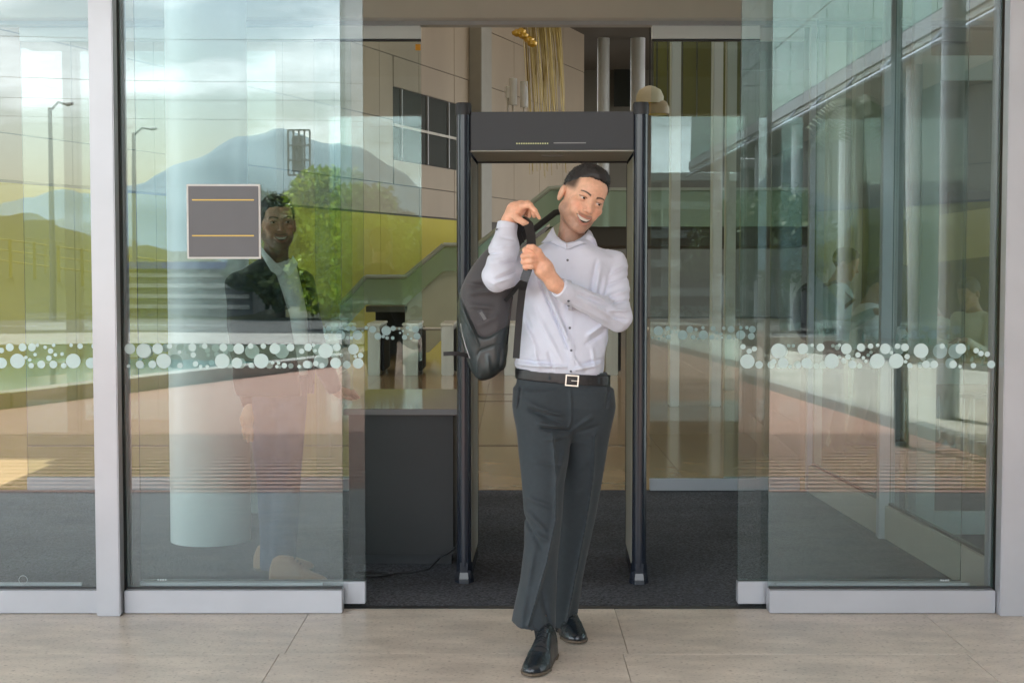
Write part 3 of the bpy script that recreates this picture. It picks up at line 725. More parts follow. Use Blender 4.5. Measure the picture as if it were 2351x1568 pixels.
# ---- cream artwork shells, built as pendant lamp bowls, above the right post of the detector
M_CREAM = mat('cream_shell', (.62, .55, .40), .5)
for k, (x, y, r_, c2, lab) in enumerate(((1492, 222, .33, M_CREAM, 'cream artwork shell, uppermost of the pair by the detector post'), (1508, 248, .30, mat('tan_shell', (.45, .33, .2), .5), 'tan artwork shell, lower of the pair by the detector post'))):
    c = P(x, y, 17); r_ *= .5
    o = empty('artwork_shell', c, lab, 'lamp', 'artwork shells')
    MB().lathe([(r_ * .98, -r_ * .5), (r_, 0), (r_ * .8, r_ * .45), (r_ * .4, r_ * .7), (.02, r_ * .78)], c, 24).build('shade', c2, o, smooth=True)
    MB().lathe([(r_ * .8, -r_ * .52), (r_ * .7, -r_ * .3)], c, 24).build('shell_liner', mat('yellow_liner', (.6, .5, .04), .4), o, smooth=True)
    MB().tube([c + Vector((0, 0, r_ * .7)), c + Vector((0, 0, 5))], .008, 5).build('cable', M_BLACKM, o)
# ---- right hand part of the lobby: curtain wall posts, olive screen
M_OLV = mat('olive_screen', (.17, .16, .02), .6, var=.3, vscale=1)
for (px0, px1, D, lab) in ((1543, 1565, 15, 'leftmost'), (1640, 1662, 15, 'next from the left'), (1672, 1694, 17, 'third from the left'), (1905, 1945, 14, 'fourth, behind the side glazing'), (1968, 1998, 16, 'fifth, behind the side glazing')):
    a = P(px0, 0, D); b = P(px1, 0, D)
    o = bx('lobby_post', a.x, b.x, D, D + .2, 0, 9, M_COLM, None, .01); tag(o, 'pale upright post of the right lobby glazing, %s of the row' % lab, 'post', 'pale uprights in the right part of the lobby')
a = P(1500, 105, 19); b = P(1700, 268, 19)
o = empty('olive_screen', (a.x, 19, 0), 'dark olive screen high up behind the inner right door', 'screen')
for k in range(6):
    w = (b.x - a.x) / 6; bx('screen_panel', a.x + k * w + .01, a.x + (k + 1) * w - .01, 19, 19.06, b.z, a.z + 2, M_OLV, o)
# cafe block at far right
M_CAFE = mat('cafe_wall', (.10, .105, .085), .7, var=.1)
cw = empty('cafe_wall', (7, 15.5, 0), 'dim cafe wall with a tan upper band behind the right side glazing', 'wall')
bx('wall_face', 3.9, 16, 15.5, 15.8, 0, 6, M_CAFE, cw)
a = P(2120, 520, 15.4); b = P(2400, 430, 15.4)
MB().prism([(a.x - .2, P(0, 620, 15.4).z - .25 + .3), (b.x + .6, P(0, 560, 15.4).z), (b.x + .6, P(0, 440, 15.4).z), (a.x - .2, P(0, 505, 15.4).z)], 15.3, 15.45, 'y').build('tan_band', mat('tan_band', (.36, .29, .15), .6), cw)
cwd = P(2235, 690, 15.3)
bx('dark_panel', cwd.x - .25, cwd.x + .55, 15.35, 15.45, 0.9, 2.3, M_BLACKM, cw)
# outside wall of the hall, left (keeps the lobby dim) and facade flanks
o = bx('side_wall', -16.3, -16, INY, 60, 0, 12.8, M_BACK); tag(o, 'plain side wall far left of the lobby', 'wall')
# ================================================================== outdoors behind the camera, mirrored in the glass
# canopy over the entrance: closed part then slats
CZ = 4.75
M_CAN = mat('canopy_soffit', (.62, .60, .55), .6)
ca = empty('canopy', (0, 3, CZ), 'entrance canopy with a closed roof and a slatted front edge, casting stripes on the bricks', 'canopy')
bx('roof_slab', -12, 6.3, .4, FAC + .3, CZ, CZ + .25, M_CAN, ca)
_sl = MB().box(-12, 6.3, 0, .075, 0, .05).mesh(); _sl.materials.append(M_ALU_D)
for k in range(18):
    o = link('slat', _sl); o.location = (0, .22 - k * .18, CZ + .02); wparent(o, ca)
for x in (-12, -6.5, -1.0, 4.3): bx('beam', x, x + .16, -2.95, .4, CZ + .181, CZ + .36, M_ALU, ca)
for (x, y, lab) in ((V(2192, 0, 13.8).x, V(0, 620, 13.8).y, 'slim silver canopy column mirrored in the right glass panel'), (-7.2, -1.9, 'slim silver canopy column beside the kerb at the left')):
    o = MB().lathe([(.11, 0), (.11, CZ + .18)], (x, y, 0), 24).build('canopy_column', M_ALU, smooth=True); tag(o, lab, 'column', 'canopy columns')
# neighbouring wing with green glass on the right
M_GFAC = mat('green_facade_glass', (.19, .34, .24), .18, spec=.7, var=.15, vscale=.5)
wing = empty('office_wing', (7, -5, 0), 'green glazed upper storey of the neighbouring wing mirrored at the upper right', 'building')
WX = 6.4
for j in range(20):
    for i in range(3):
        bx('facade_panel', WX, WX + .06, 5.6 - j * 1.9 - 1.86, 5.6 - j * 1.9, 5.35 + i * 1.5, 6.82 + i * 1.5, M_GFAC, wing)
bx('edge_beam', WX - .05, WX + .3, -32.5, 5.6, 5.05, 5.3, M_ALU_D, wing)
bx('soffit', WX, WX + 8, -32.5, 5.6, 4.95, 5.045, M_CAN, wing)
bx('core_wall', WX + 1.6, WX + 8, -32, 5.6, 0, 4.945, mat('wing_wall', (.035, .04, .045), .35, spec=.6, var=.3, vscale=.4), wing)
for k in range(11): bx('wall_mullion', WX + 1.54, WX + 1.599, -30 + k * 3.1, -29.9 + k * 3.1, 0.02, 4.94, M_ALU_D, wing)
MB().tube([(WX - .3, 5.5, 4.7), (WX - .3, -31, 4.7)], .05, 8).build('pipe', M_ALU, wing, smooth=True)
for k in range(12): MB().tube([(WX - .3, 5 - k * 2.8, 4.7), (WX + .05, 5 - k * 2.8, 5.1)], .03, 6).build('bracket', M_ALU, wing)
for k in range(7):
    o = MB().lathe([(.14, 0), (.14, 4.945)], (WX + .5, 2.5 - k * 5, 0), 20).build('column', M_COLM, wing, smooth=True)
# slim tree with its shadow by the path
M_BARK = mat('bark', (.13, .11, .085), .9, var=.4, vscale=12, bump=.6, bscale=30)
def leafy(name, label, base, h, tr, crown, nleaf, size, cols, seed, trunk_top=.45, group=None, limbs=6):
    rng = random.Random(seed); base = Vector(base)
    e = empty(name, base, label, 'tree', group)
    t = MB(); top = base + Vector((rng.uniform(-.2, .2), rng.uniform(-.2, .2), h * .62))
    mid = (base + top) / 2 + Vector((rng.uniform(-.15, .15), 0, 0))
    t.tube([base, mid, top], [tr, tr * .75, tr * .45], 10)
    cc = []
    for k in range(limbs):
        a = rng.uniform(0, 6.28); r_ = crown * rng.uniform(.4, .85); p0 = base.lerp(top, rng.uniform(.55, 1))
        p1 = Vector((base.x + math.cos(a) * r_, base.y + math.sin(a) * r_, base.z + h * rng.uniform(trunk_top, .93)))
        t.tube([p0, (p0 + p1) / 2 + Vector((0, 0, .1)), p1], [tr * .4, tr * .25, tr * .08], 6); cc.append((p1, crown * rng.uniform(.35, .6)))
    cc.append((base + Vector((0, 0, h * .88)), crown * .5))
    t.build('trunk', M_BARK, e, smooth=True)
    n = nleaf; k = np.random.RandomState(seed)
    ci = k.randint(0, len(cc), n); cen = np.array([c[0][:] for c in cc])[ci]; rad = np.array([c[1] for c in cc])[ci]
    d = k.normal(size=(n, 3)); d /= np.linalg.norm(d, axis=1)[:, None]; d *= (k.uniform(.25, 1, n) ** .5 * rad * k.uniform(.7, 1.15, n))[:, None]; d[:, 2] *= .8
    c = cen + d; u = k.normal(size=(n, 3)); u /= np.linalg.norm(u, axis=1)[:, None]; w = np.cross(u, k.normal(size=(n, 3))); w /= np.linalg.norm(w, axis=1)[:, None]
    s = size * k.uniform(.6, 1.3, n)[:, None]
    v = np.stack([c - u * s, c - w * s * .45, c + u * s, c + w * s * .45], 1).reshape(-1, 3)
    col = np.repeat(np.array(cols)[k.randint(0, len(cols), n)], 4, 0)
    me = np_mesh(v, np.arange(4 * n).reshape(-1, 4), col); me.shade_flat()
    o = link('crown', me, M_LEAF); wparent(o, e); return e
M_LEAF = mat('leaves', (.1, .15, .03), .55, attr='Col')
YG = [(.34, .46, .02), (.27, .40, .016), (.40, .48, .025), (.12, .21, .01)]
DG = [(.05, .085, .018), (.035, .06, .015), (.08, .11, .02)]
leafy('tree', 'bright green tree mirrored in the glass beside the security man', V(800, 737, 36).xy.to_3d(), 3.9, .13, 1.55, 14000, .10, YG, 1, trunk_top=.18, limbs=9)
leafy('tree', 'lower bright green tree mirrored near the left door edge', V(840, 737, 44).xy.to_3d(), 2.9, .12, 1.8, 9000, .11, YG, 2, trunk_top=.18, limbs=8)
leafy('tree', 'dark green tree mirrored behind the security man', V(645, 720, 44).xy.to_3d(), 3.7, .16, 1.5, 24000, .17, DG, 6, trunk_top=.25, limbs=16)
leafy('tree', 'slim dark tree by the bright path, mirrored in the right glass', V(2072, 1040, 11.6).xy.to_3d(), 10.5, .062, 1.5, 2200, .085, DG, 3, trunk_top=.68, limbs=6)
leafy('tree', 'small tree beyond the path mirrored left of the white posts', V(1800, 760, 34).xy.to_3d(), 3.2, .1, 1.7, 4000, .11, DG, 8)
leafy('tree', 'dark round tree mirrored above the desk', V(893, 700, 58).xy.to_3d(), 4.2, .1, 1.3, 4000, .11, DG, 9)
# palms near the wing
def palm(px, py, D, h, label):
    b = V(px, py, D); b.z = 0; e = empty('palm_tree', b, label, 'tree')
    MB().tube([b, b + Vector((.1, 0, h * .5)), b + Vector((0, 0, h))], [.13, .1, .08], 10).build('trunk', M_BARK, e, smooth=True)
    rng = random.Random(9); mb = MB()
    for k in range(16):
        a = k * .7 + rng.uniform(-.2, .2); L = rng.uniform(.9, 1.3); el = rng.uniform(-.2, .8)
        pts = [b + Vector((math.cos(a) * L * s, math.sin(a) * L * s, h + el * L * s - 1.0 * L * s * s)) for s in (0, .25, .5, .75, 1)]
        for i in range(4):
            for q in range(5):
                p = pts[i].lerp(pts[i + 1], q / 5); d = Vector((-math.sin(a), math.cos(a), -.5)) * .28; d2 = Vector((math.sin(a), -math.cos(a), -.5)) * .28; w = (pts[i + 1] - pts[i]) * .1
                mb.add([p, p + w, p + d], [(0, 1, 2)]); mb.add([p, p + w, p + d2], [(0, 1, 2)])
    mb.build('crown', mat('palm_leaf', (.06, .085, .03), .6), e)
palm(1965, 900, 26, 4.5, 'palm tree mirrored high in the right glass panel')
# street lamps
M_POLE = mat('galvanised_pole', (.17, .18, .18), .5, .4)
def lamp(px, pyt, D, armx, label, double=False):
    t = V(px, pyt, D); b = Vector((t.x, t.y, -.02)); e = empty('street_lamp', b, label, 'street lamp', 'street lamps beyond the plaza')
    MB().tube([b, t], [.11, .06], 10).build('pole', M_POLE, e, smooth=True)
    a = V(armx, pyt - 8, D)
    MB().tube([t - Vector((0, 0, .1)), t.lerp(a, .5) + Vector((0, 0, .12)), a], .04, 8).build('arm', M_POLE, e, smooth=True)
    MB().tube([a, a.lerp(a + (a - t), .35)], [.12, .09], 10, flat=.5).build('lamp_head', mat('lamp_head', (.3, .3, .3), .4), e, smooth=True)
lamp(113, 248, 42, 152, 'tall street lamp with one arm mirrored in the far left panel')
lamp(305, 305, 52, 345, 'smaller street lamp mirrored just right of the broad mullion')
lamp(1523, 300, 40, 1512, 'street lamp mirrored in the inner right door, nearer the detector')
lamp(1581, 402, 46, 1574, 'shorter street lamp mirrored in the inner right door')
# billboard
bb = V(690, 360, 80); e = empty('billboard', (bb.x, bb.y, 0), 'steel billboard frame on a single mast mirrored above the security man', 'billboard')
a = V(662, 300, 80); b = V(712, 402, 80)
mb = MB(); mb.tube([Vector((bb.x, bb.y, -.02)), Vector((bb.x, bb.y, b.z))], .22, 10); mb.build('mast', M_POLE, e, smooth=True)
mb = MB()
for z in np.linspace(b.z, a.z, 4): mb.box(a.x, b.x, bb.y - .05, bb.y + .05, z - .05, z + .05)
for x in np.linspace(a.x, b.x, 5): mb.box(x - .05, x + .05, bb.y - .1501, bb.y - .051, b.z, a.z)
mb.build('frame', M_POLE, e); bx('screen', a.x + .2, (a.x + b.x) / 2 + .2, bb.y - .3, bb.y - .16, b.z + .2, a.z - .3, mat('billboard_back', (.2, .24, .25), .6), e)
# overhead cables
for k, (y0, y1, D) in enumerate(((60, 48, 30), (150, 170, 34), (205, 200, 38), (243, 262, 40), (400, 440, 60))):
    p0 = V(-900, y0, D); p1 = V(3200, y1, D)
    pts = [p0.lerp(p1, s) - Vector((0, 0, .35 * 4 * s * (1 - s))) for s in np.linspace(0, 1, 12)]
    o = MB().tube(pts, .0055, 5).build('overhead_cable', M_BLACKM, smooth=True)
    tag(o, 'thin dark overhead cable, %s counted from the top of those mirrored in the glass' % ['topmost', 'second', 'third', 'fourth', 'lowest'][k], 'cable', 'overhead cables')
# fence on the bank and parapets
M_YF = mat('yellow_fence', (.34, .27, .03), .6)
for q, (x0, x1, y0, z0, lab) in enumerate(((-46, -11, -42, 2.1, 'yellowish post fence on the grassy bank mirrored at the far left'),)):
    e = empty('fence', (x0, y0, z0), lab, 'fence')
    n = 40
    _pm = MB().box(-.05, .05, -.04, .04, -.3, 1.15).mesh(); _pm.materials.append(M_YF)
    for k in range(n):
        x = x0 + (x1 - x0) * k / (n - 1); fade = min(1, (-7 - x) / 16)
        o = link('post', _pm); o.location = (x, y0, z0 * fade - .1); wparent(o, e)
    mb = MB()
    for zz in (.3, .7, 1.1):
        for k in range(n - 1):
            xa_ = x0 + (x1 - x0) * k / (n - 1); xb_ = x0 + (x1 - x0) * (k + 1) / (n - 1)
            za = z0 * min(1, (-7 - xa_) / 16) - .1 + zz; zb_ = z0 * min(1, (-7 - xb_) / 16) - .1 + zz
            mb.tube([(xa_, y0, za), (xb_, y0, zb_)], .03, 4)
    mb.build('rail', M_YF, e)
# stepped white parking deck
M_DECK = mat('deck_concrete', (.50, .49, .45), .7, var=.1)
a = V(1530, 540, 45); b = V(1660, 720, 45)
e = empty('parking_deck', (a.x, a.y, 0), 'open parking deck with white storey edges mirrored right of the detector', 'building')
for k in range(5):
    z = .5 + k * 1.05; bx('storey_slab', a.x, a.x + 14, a.y - 10, a.y, z, z + .28, M_DECK, e)
bx('core', a.x + .3, a.x + 14, a.y - 9.5, a.y - 1.2, 0, 5.0, mat('deck_core', (.06, .065, .07), .8), e)
for k in range(8): bx('column', a.x + .6 + k * 1.8, a.x + .9 + k * 1.8, a.y - .6, a.y - .3, 0, 4.7, M_DECK, e)
# blue/white site building left, behind the mullion
a = V(270, 610, 44)
e = empty('pavilion', (a.x, a.y, 0), 'low dark pavilion with a blue eave mirrored just right of the broad mullion', 'building')
bx('wall', a.x, a.x + 4.2, a.y - 4, a.y, 0, 1.5, mat('pavilion_wall', (.12, .12, .12), .7), e); bx('eave', a.x - .2, a.x + 4.4, a.y - 4.2, a.y + .3, 1.501, 1.72, mat('blue_eave', (.06, .08, .3), .5), e)
for k in range(4): bx('louvre', a.x + .1, a.x + 4.1, a.y + .05, a.y + .1, .25 + k * .33, .38 + k * .33, M_DECK, e)
# parked cars across the road
M_TYRE = mat('tyre', (.02, .02, .02), .8); M_CGL = mat('car_glass', (.02, .025, .03), .06, spec=.9)
def car(px, D, colr, label, rz=0, cname='car_paint'):
    p = V(px, 0, D); e = empty('parked_car', (p.x, p.y, -.02), label, 'car', 'cars across the road', rz)
    m = mat(cname, colr, .25, .1, coat=.6)
    prof = [(-2.1, .3), (-2.12, .72), (-1.95, .88), (-1.5, .95), (-.85, 1.42), (-.3, 1.47), (.5, 1.44), (1.15, 1.0), (1.9, .86), (2.12, .68), (2.12, .3)]
    o = MB().prism(prof, -.82, .82, 'y').build('body', m, None, .06); o.parent = e
    o = MB().prism([(-1.3, .97), (-.8, 1.36), (-.3, 1.4), (.45, 1.37), (1.0, 1.0)], -.835, .835, 'y').build('side_window', M_CGL, None); o.parent = e
    for x in (-1.35, 1.35):
        for y in (-.83, .63):
            o = MB().lathe([(.32, 0), (.33, .04), (.33, .16), (.32, .2)], n=20).build('wheel', M_TYRE); o.rotation_euler = (R(-90), 0, 0); o.location = (x, y, .33); o.parent = e
            o = MB().lathe([(.19, -.004), (.19, .21)], n=14).build('rim', M_ALU); o.rotation_euler = (R(-90), 0, 0); o.location = (x, y, .33); o.parent = e
    for y in (-.6, .6):
        o = MB().box(2.09, 2.14, y - .16, y + .16, .62, .74).build('headlight', M_WHITE); o.parent = e
    return e
car(800, 62, (.6, .6, .58), 'white car mirrored beside the left door edge', 0, 'white_car_paint')
car(560, 66, (.10, .10, .11), 'grey car mirrored left of the security man\'s jacket', 0, 'grey_car_paint')
car(340, 60, (.04, .05, .06), 'dark car mirrored right of the broad mullion', R(180), 'dark_car_paint')
# ================================================================== PEOPLE
def rot(yaw=0, roll=0, pitch=0):
    return (Matrix.Rotation(roll, 3, 'Y') @ Matrix.Rotation(yaw, 3, 'Z') @ Matrix.Rotation(pitch, 3, 'X'))
def head_local(x, y, z, o, Rm, s):
    M_ = np.array(Rm.transposed()) / s
    dx, dy, dz = x - o[0], y - o[1], z - o[2]
    return (M_[0, 0] * dx + M_[0, 1] * dy + M_[0, 2] * dz, M_[1, 0] * dx + M_[1, 1] * dy + M_[1, 2] * dz, M_[2, 0] * dx + M_[2, 1] * dy + M_[2, 2] * dz)
def head_sdf(x, y, z, smile=True):
    """x to the wearer's left, face towards -y; metres; eyes at z=0"""
    ax = np.abs(x)
    d = ell(x, y, z, (0, .012, .034), (.0745, .095, .083))
    d = smin(d, ell(x, y, z, (0, -.018, -.03), (.063, .070, .080)), .03)
    d = smin(d, cone(ax, y, z, (.051, .006, -.058), (.019, -.060, -.099), .019, .017), .026)   # jaw line
    d = smin(d, ell(x, y, z, (0, -.071, -.104), (.021, .017, .017)), .018)                       # chin
    d = smin(d, ell(ax, y, z, (.043, -.060, -.024), (.021, .018, .017)), .016)                   # cheekbones
    d = smin(d, ell(ax, y, z, (.033, -.066, -.048), (.018, .016, .018)), .014)                   # cheeks
    d = smin(d, cone(ax, y, z, (.010, -.0835, .018), (.042, -.072, .020), .0085, .007), .012)    # brow
    d = smin(d, ell(x, y, z, (0, -.055, .045), (.052, .036, .035)), .02)                         # forehead
    d = smax(d, -ell(ax, y, z, (.031, -.097, .001), (.0165, .016, .0105)), .010)                 # sockets
    d = smin(d, cone(x, y, z, (0, -.083, .010), (0, -.103, -.030), .0065, .0085), .010)          # nose
    d = smin(d, ell(x, y, z, (0, -.107, -.034), (.0105, .0095, .0085)), .006)
    d = smin(d, ell(ax, y, z, (.0125, -.0955, -.0375), (.0068, .0085, .0065)), .005)
    d = np.maximum(d, -ell(ax, y, z, (.0065, -.1045, -.0435), (.0032, .005, .0035)))
    d = smin(d, ell(x, y, z, (0, -.080, -.068), (.030, .015, .020)), .012)                       # muzzle
    # lids
    d = smin(d, ell(ax, y, z, (.0315, -.0755, .0), (.0142, .0135, .0118)), .004)
    slit = np.maximum(ell(ax, y, z, (.0315, -.090, -.0003), (.0130, .014, .0032)), y + .080)
    d = smax(d, -slit, .0015)
    if smile:
        up = -.0650 + 7.0 * ax * ax; lo = -.0800 + 23 * ax * ax
        upl = -.0618 + 6.8 * ax * ax; lol = -.0846 + 21 * ax * ax
        ysurf = -.0955 + 9 * ax * ax
        d = smin(d, np.sqrt(np.maximum(0, (y - ysurf) ** 2 + (z - upl) ** 2)) * .9 - .0042 + np.maximum(0, ax - .0265) * .8, .004)
        d = smin(d, np.sqrt(np.maximum(0, (y - ysurf - .001) ** 2 + (z - lol) ** 2)) * .9 - .0055 + np.maximum(0, ax - .022) * .8, .005)
        cav = np.maximum(np.maximum(z - up, lo - z), np.maximum(y + .078, ax - .0292)) * .9
        d = np.maximum(d, -cav)
        # laugh lines
        q, _ = segdist2(ax, z, (.019, 0, -.042), (.033, 0, -.062)); d = d + .0007 * np.exp(-q / .003 ** 2) * (y < -.03)
    # ears
    e = smax(ell(ax, y, z, (.079, .016, -.012), (.0095, .0175, .0300)), -ell(ax, y, z, (.089, .012, -.006), (.0075, .010, .018)), .004)
    d = smin(d, e, .004)
    return d
def mix3(a, b, t): return a * (1 - t[:, None]) + np.array(b)[None] * t[:, None]
def face_colour(x, y, z, skin, smile=True, beard=.45, fade=.88, hairc=(.012, .010, .009)):
    ax = np.abs(x); n = len(x); c = np.tile(np.array(skin, float), (n, 1))
    rnd = np.random.RandomState(2).uniform(.96, 1.04, n); c *= rnd[:, None]
    ss = lambda a, b, v: np.clip((v - a) / (b - a), 0, 1) ** 2 * (3 - 2 * np.clip((v - a) / (b - a), 0, 1))
    front = ss(.01, -.02, y)
    blush = np.exp(-((ax - .042) ** 2 + (z + .030) ** 2) / .018 ** 2) * front
    c = mix3(c, (skin[0] * 1.05, skin[1] * .72, skin[2] * .68), blush * .45)
    nose = np.exp(-(ax ** 2 + (z + .033) ** 2) / .014 ** 2) * (y < -.09); c = mix3(c, (skin[0] * 1.02, skin[1] * .75, skin[2] * .7), nose * .35)
    # stubble
    bd = ss(-.050, -.075, z) * ss(.045, .02, y) * (1 - np.exp(-((ax) ** 2 / .022 ** 2 + (z + .072) ** 2 / .011 ** 2)) * .8)
    side = ss(.040, .058, ax) * ss(-.015, -.05, z) * ss(.02, -.01, y) * ss(-.055, -.03, y)
    mo = np.exp(-((z + .0545 - 3 * ax * ax) / .005) ** 2) * (ax < .028) * (y < -.07)
    c = mix3(c, (skin[0] * .30, skin[1] * .30, skin[2] * .34), np.clip(np.maximum(np.maximum(bd, side), mo * 1.1) * beard, 0, 1))
    # brows
    bz = .0165 + .0065 * np.sin(np.clip((ax - .010) / .040, 0, 1) * 2.5); bw = .0040 * (1 - .45 * np.clip((ax - .012) / .036, 0, 1))
    br = np.exp(-((z - bz) / bw) ** 4) * (ax > .011) * (ax < .049) * (y < -.045)
    c = mix3(c, (.012, .008, .006), br * .97)
    und = np.exp(-((ax - .031) ** 2 / .013 ** 2 + (z + .011) ** 2 / .004 ** 2)) * (y < -.06); c = mix3(c, (skin[0] * .72, skin[1] * .62, skin[2] * .60), und * .45)
    # lash lines / socket tone
    ls = np.exp(-((z - .0052 + 9 * (ax - .0315) ** 2) / .0016) ** 2) * (np.abs(ax - .0315) < .0145) * (y < -.07); c = mix3(c, (.02, .012, .01), ls * .9)
    if smile:
        upl = -.0618 + 6.8 * ax * ax; lol = -.0846 + 21 * ax * ax
        lp = np.maximum(np.exp(-((z - upl) / .0036) ** 4), np.exp(-((z - lol) / .0050) ** 4)) * (ax < .027) * (y < -.082)
        c = mix3(c, (.42, .16, .13), lp * .7)
        ins = (z < -.0650 + 7.0 * ax * ax) & (z > -.0800 + 23 * ax * ax) & (y > -.0915) & (ax < .03) & (y < -.05); c[ins] = (.05, .012, .01)
    # faded short hair on the sides
    sc = ss(.052, .061, ax) * ss(.004, .030, z + .05 * np.clip(y, 0, 1)) + ss(.02, .05, y) * ss(-.075, -.055, z)
    sc = sc * ss(-.070, -.030, y)
    ear = (ax > .074) & (z < .022) & (y < .04)
    sc = np.where(ear, 0, sc); c = mix3(c, hairc, np.clip(sc * fade, 0, 1))
    return c
def hair_sdf(x, y, z, style='short'):
    ax = np.abs(x)
    th = .0065 if style == 'short' else .012
    d = ell(x, y, z, (0, .012, .036), (.0748 + th * .3, .0955 + th * .5, .083 + th * .8))
    d = smin(d, ell(x, y, z, (0, -.042, .092 if style == 'short' else .090), (.044, .036, .024)), .03)
    # hairline: high over the forehead, low behind the ears
    hl = np.interp(y, [-.12, -.075, -.060, -.040, -.02, .0, .035, .06, .11], [.082, .078, .070, .056, .042, .034, .026, -.02, -.055] if style == 'short' else [.062, .058, .048, .025, -.012, -.012, .01, -.05, -.065])
    d = d + .0012 * np.sin(x * 160 + z * 60) * np.sin(y * 130)
    hl = hl + .0022 * np.sin(x * 210 + 1) + .0015 * np.sin(x * 520)
    return smax(d, (hl - z) * .7, .007)
M_SKIN = mat('skin', (.5, .3, .2), .42, attr='Col', sss=.10, spec=.4, var=.14, vscale=70, bump=.12, bscale=160)
M_HAIR = mat('black_hair', (.016, .013, .012), .5, spec=.5, var=.4, vscale=200)
M_EYEW = mat('eye_white', (.62, .58, .55), .15); M_IRIS = mat('dark_iris', (.012, .007, .005), .35, spec=.3)
M_TEETH = mat('teeth', (.80, .77, .70), .22)
def strands(pos, q, n, L, Rm, rng, w=.0007):
    """short hairs scattered over a hair cap, combed back and up"""
    v0, v1, v2 = pos[q[:, 0]], pos[q[:, 1]], pos[q[:, 2]]
    nr = np.cross(v1 - v0, v2 - v0); ar = np.linalg.norm(nr, axis=1) + 1e-12; nr /= ar[:, None]
    idx = rng.choice(len(q), n, p=ar / ar.sum())
    c = pos[q[idx]].mean(1) + rng.normal(size=(n, 3)) * .0006; N = nr[idx]
    back = np.array(Rm @ Vector((.1, .9, .35)))
    d = N * .35 + back * .8 + rng.normal(size=(n, 3)) * .28; d /= np.linalg.norm(d, axis=1)[:, None]
    s = np.cross(d, N); s /= np.linalg.norm(s, axis=1)[:, None] + 1e-9
    L = L * rng.uniform(.4, 1.2, n)[:, None]
    v = np.stack([c - s * w - N * .001, c + s * w - N * .001, c + d * L], 1).reshape(-1, 3)
    return v, np.arange(3 * n).reshape(-1, 3)
def make_head_extras(par, o, Rm, s, gaze, hair='short', teeth=True, nst=15000):
    """eyes, teeth, hair as children"""
    W = lambda p: Vector(o) + Rm @ (Vector(p) * s)
    for sx in (-1, 1):
        c = W((sx * .0315, -.0740, .0)); mb = bmesh.new(); bmesh.ops.create_uvsphere(mb, u_segments=20, v_segments=14, radius=.0118 * s); me = bpy.data.meshes.new('eye'); mb.to_mesh(me); mb.free()
        e = link('eye', me, M_EYEW, smooth=True); e.location = c; wparent(e, par)
        g = (Rm @ Vector((gaze[0], -1, gaze[1]))).normalized()
        mb = bmesh.new(); bmesh.ops.create_uvsphere(mb, u_segments=16, v_segments=10, radius=.0062 * s); me = bpy.data.meshes.new('iris'); mb.to_mesh(me); mb.free()
        i = link('iris', me, M_IRIS, smooth=True); i.location = c + g * .0074 * s; wparent(i, e)
    if teeth:
        mb = MB(); n = 16; pr = []
        for j in range(n + 1):
            x = -.0265 + .053 * j / n; up = -.0650 + 7.0 * x * x + .001; lo = max(-.0800 + 23 * x * x + .0028, up - .0105)
            lo = min(lo, up - .001); y = -.0885 + 9 * x * x
            pr.append([W((x, y, up)), W((x, y - .0006, lo)), W((x, y + .006, lo)), W((x, y + .006, up))])
        v = [p for r_ in pr for p in r_]; f = []
        for j in range(n):
            for k in range(4): f.append((j * 4 + k, j * 4 + (k + 1) % 4, (j + 1) * 4 + (k + 1) % 4, (j + 1) * 4 + k))
        mb.add(v, f); mb.build('teeth', M_TEETH, par, smooth=True)
    def fh(x, y, z): lx, ly, lz = head_local(x, y, z, o, Rm, s); return hair_sdf(lx, ly, lz, hair) * s
    pos, q = polygonize(fh, np.array(o) - .17, np.array(o) + .17, .003)
    me = np_mesh(pos, q); h = link('hair', me, M_HAIR, smooth=True); wparent(h, par)
    if nst:
        v, f = strands(pos, q, nst, .009 if hair == 'short' else .012, Rm, np.random.RandomState(1))
        me = np_mesh(v, f); me.shade_flat(); hs = link('hair_strands', me, M_HAIR); wparent(hs, h); hs['kind'] = 'stuff'
    return h
def hand_sdf(x, y, z, palm, pr, fingers, k=.006):
    d = chain(x, y, z, palm, pr, .02)
    for pts, rs in fingers: d = smin(d, chain(x, y, z, pts, rs, .004), k)
    return d
def bbox(pts, m):
    a = np.array([list(p) for p in pts]); return a.min(0) - m, a.max(0) + m
def assemble(parts):
    """several closed surfaces of one body into one mesh"""
    P_, Q_, C_ = [], [], []; k = 0
    for pos, q, c in parts: P_.append(pos); Q_.append(q + k); C_.append(c); k += len(pos)
    return np_mesh(np.concatenate(P_), np.concatenate(Q_), np.concatenate(C_))
def px_rows(rows, D0=5.5):
    out = []
    for r_ in rows:
        y, xl, xr, b = r_[:4]; D = r_[4] if len(r_) > 4 else D0
        a, c = P(xl, y, D), P(xr, y, D); out.append((a.z, (a.x + c.x) / 2, D, (c.x - a.x) / 2, b))
    return out
def garment(name, f, lo, hi, h, m, parent, smooth_it=1, cols=None):
    pos, q = polygonize(f, lo, hi, h)
    if smooth_it: pos = relax(pos, q, smooth_it, .5)
    me = np_mesh(pos, q, cols(pos) if cols else None); o = link(name, me, m, smooth=True); wparent(o, parent); return o, pos, q
def bvh(pos, q): return BVHTree.FromPolygons([tuple(p) for p in pos], [tuple(int(i) for i in f) for f in q])

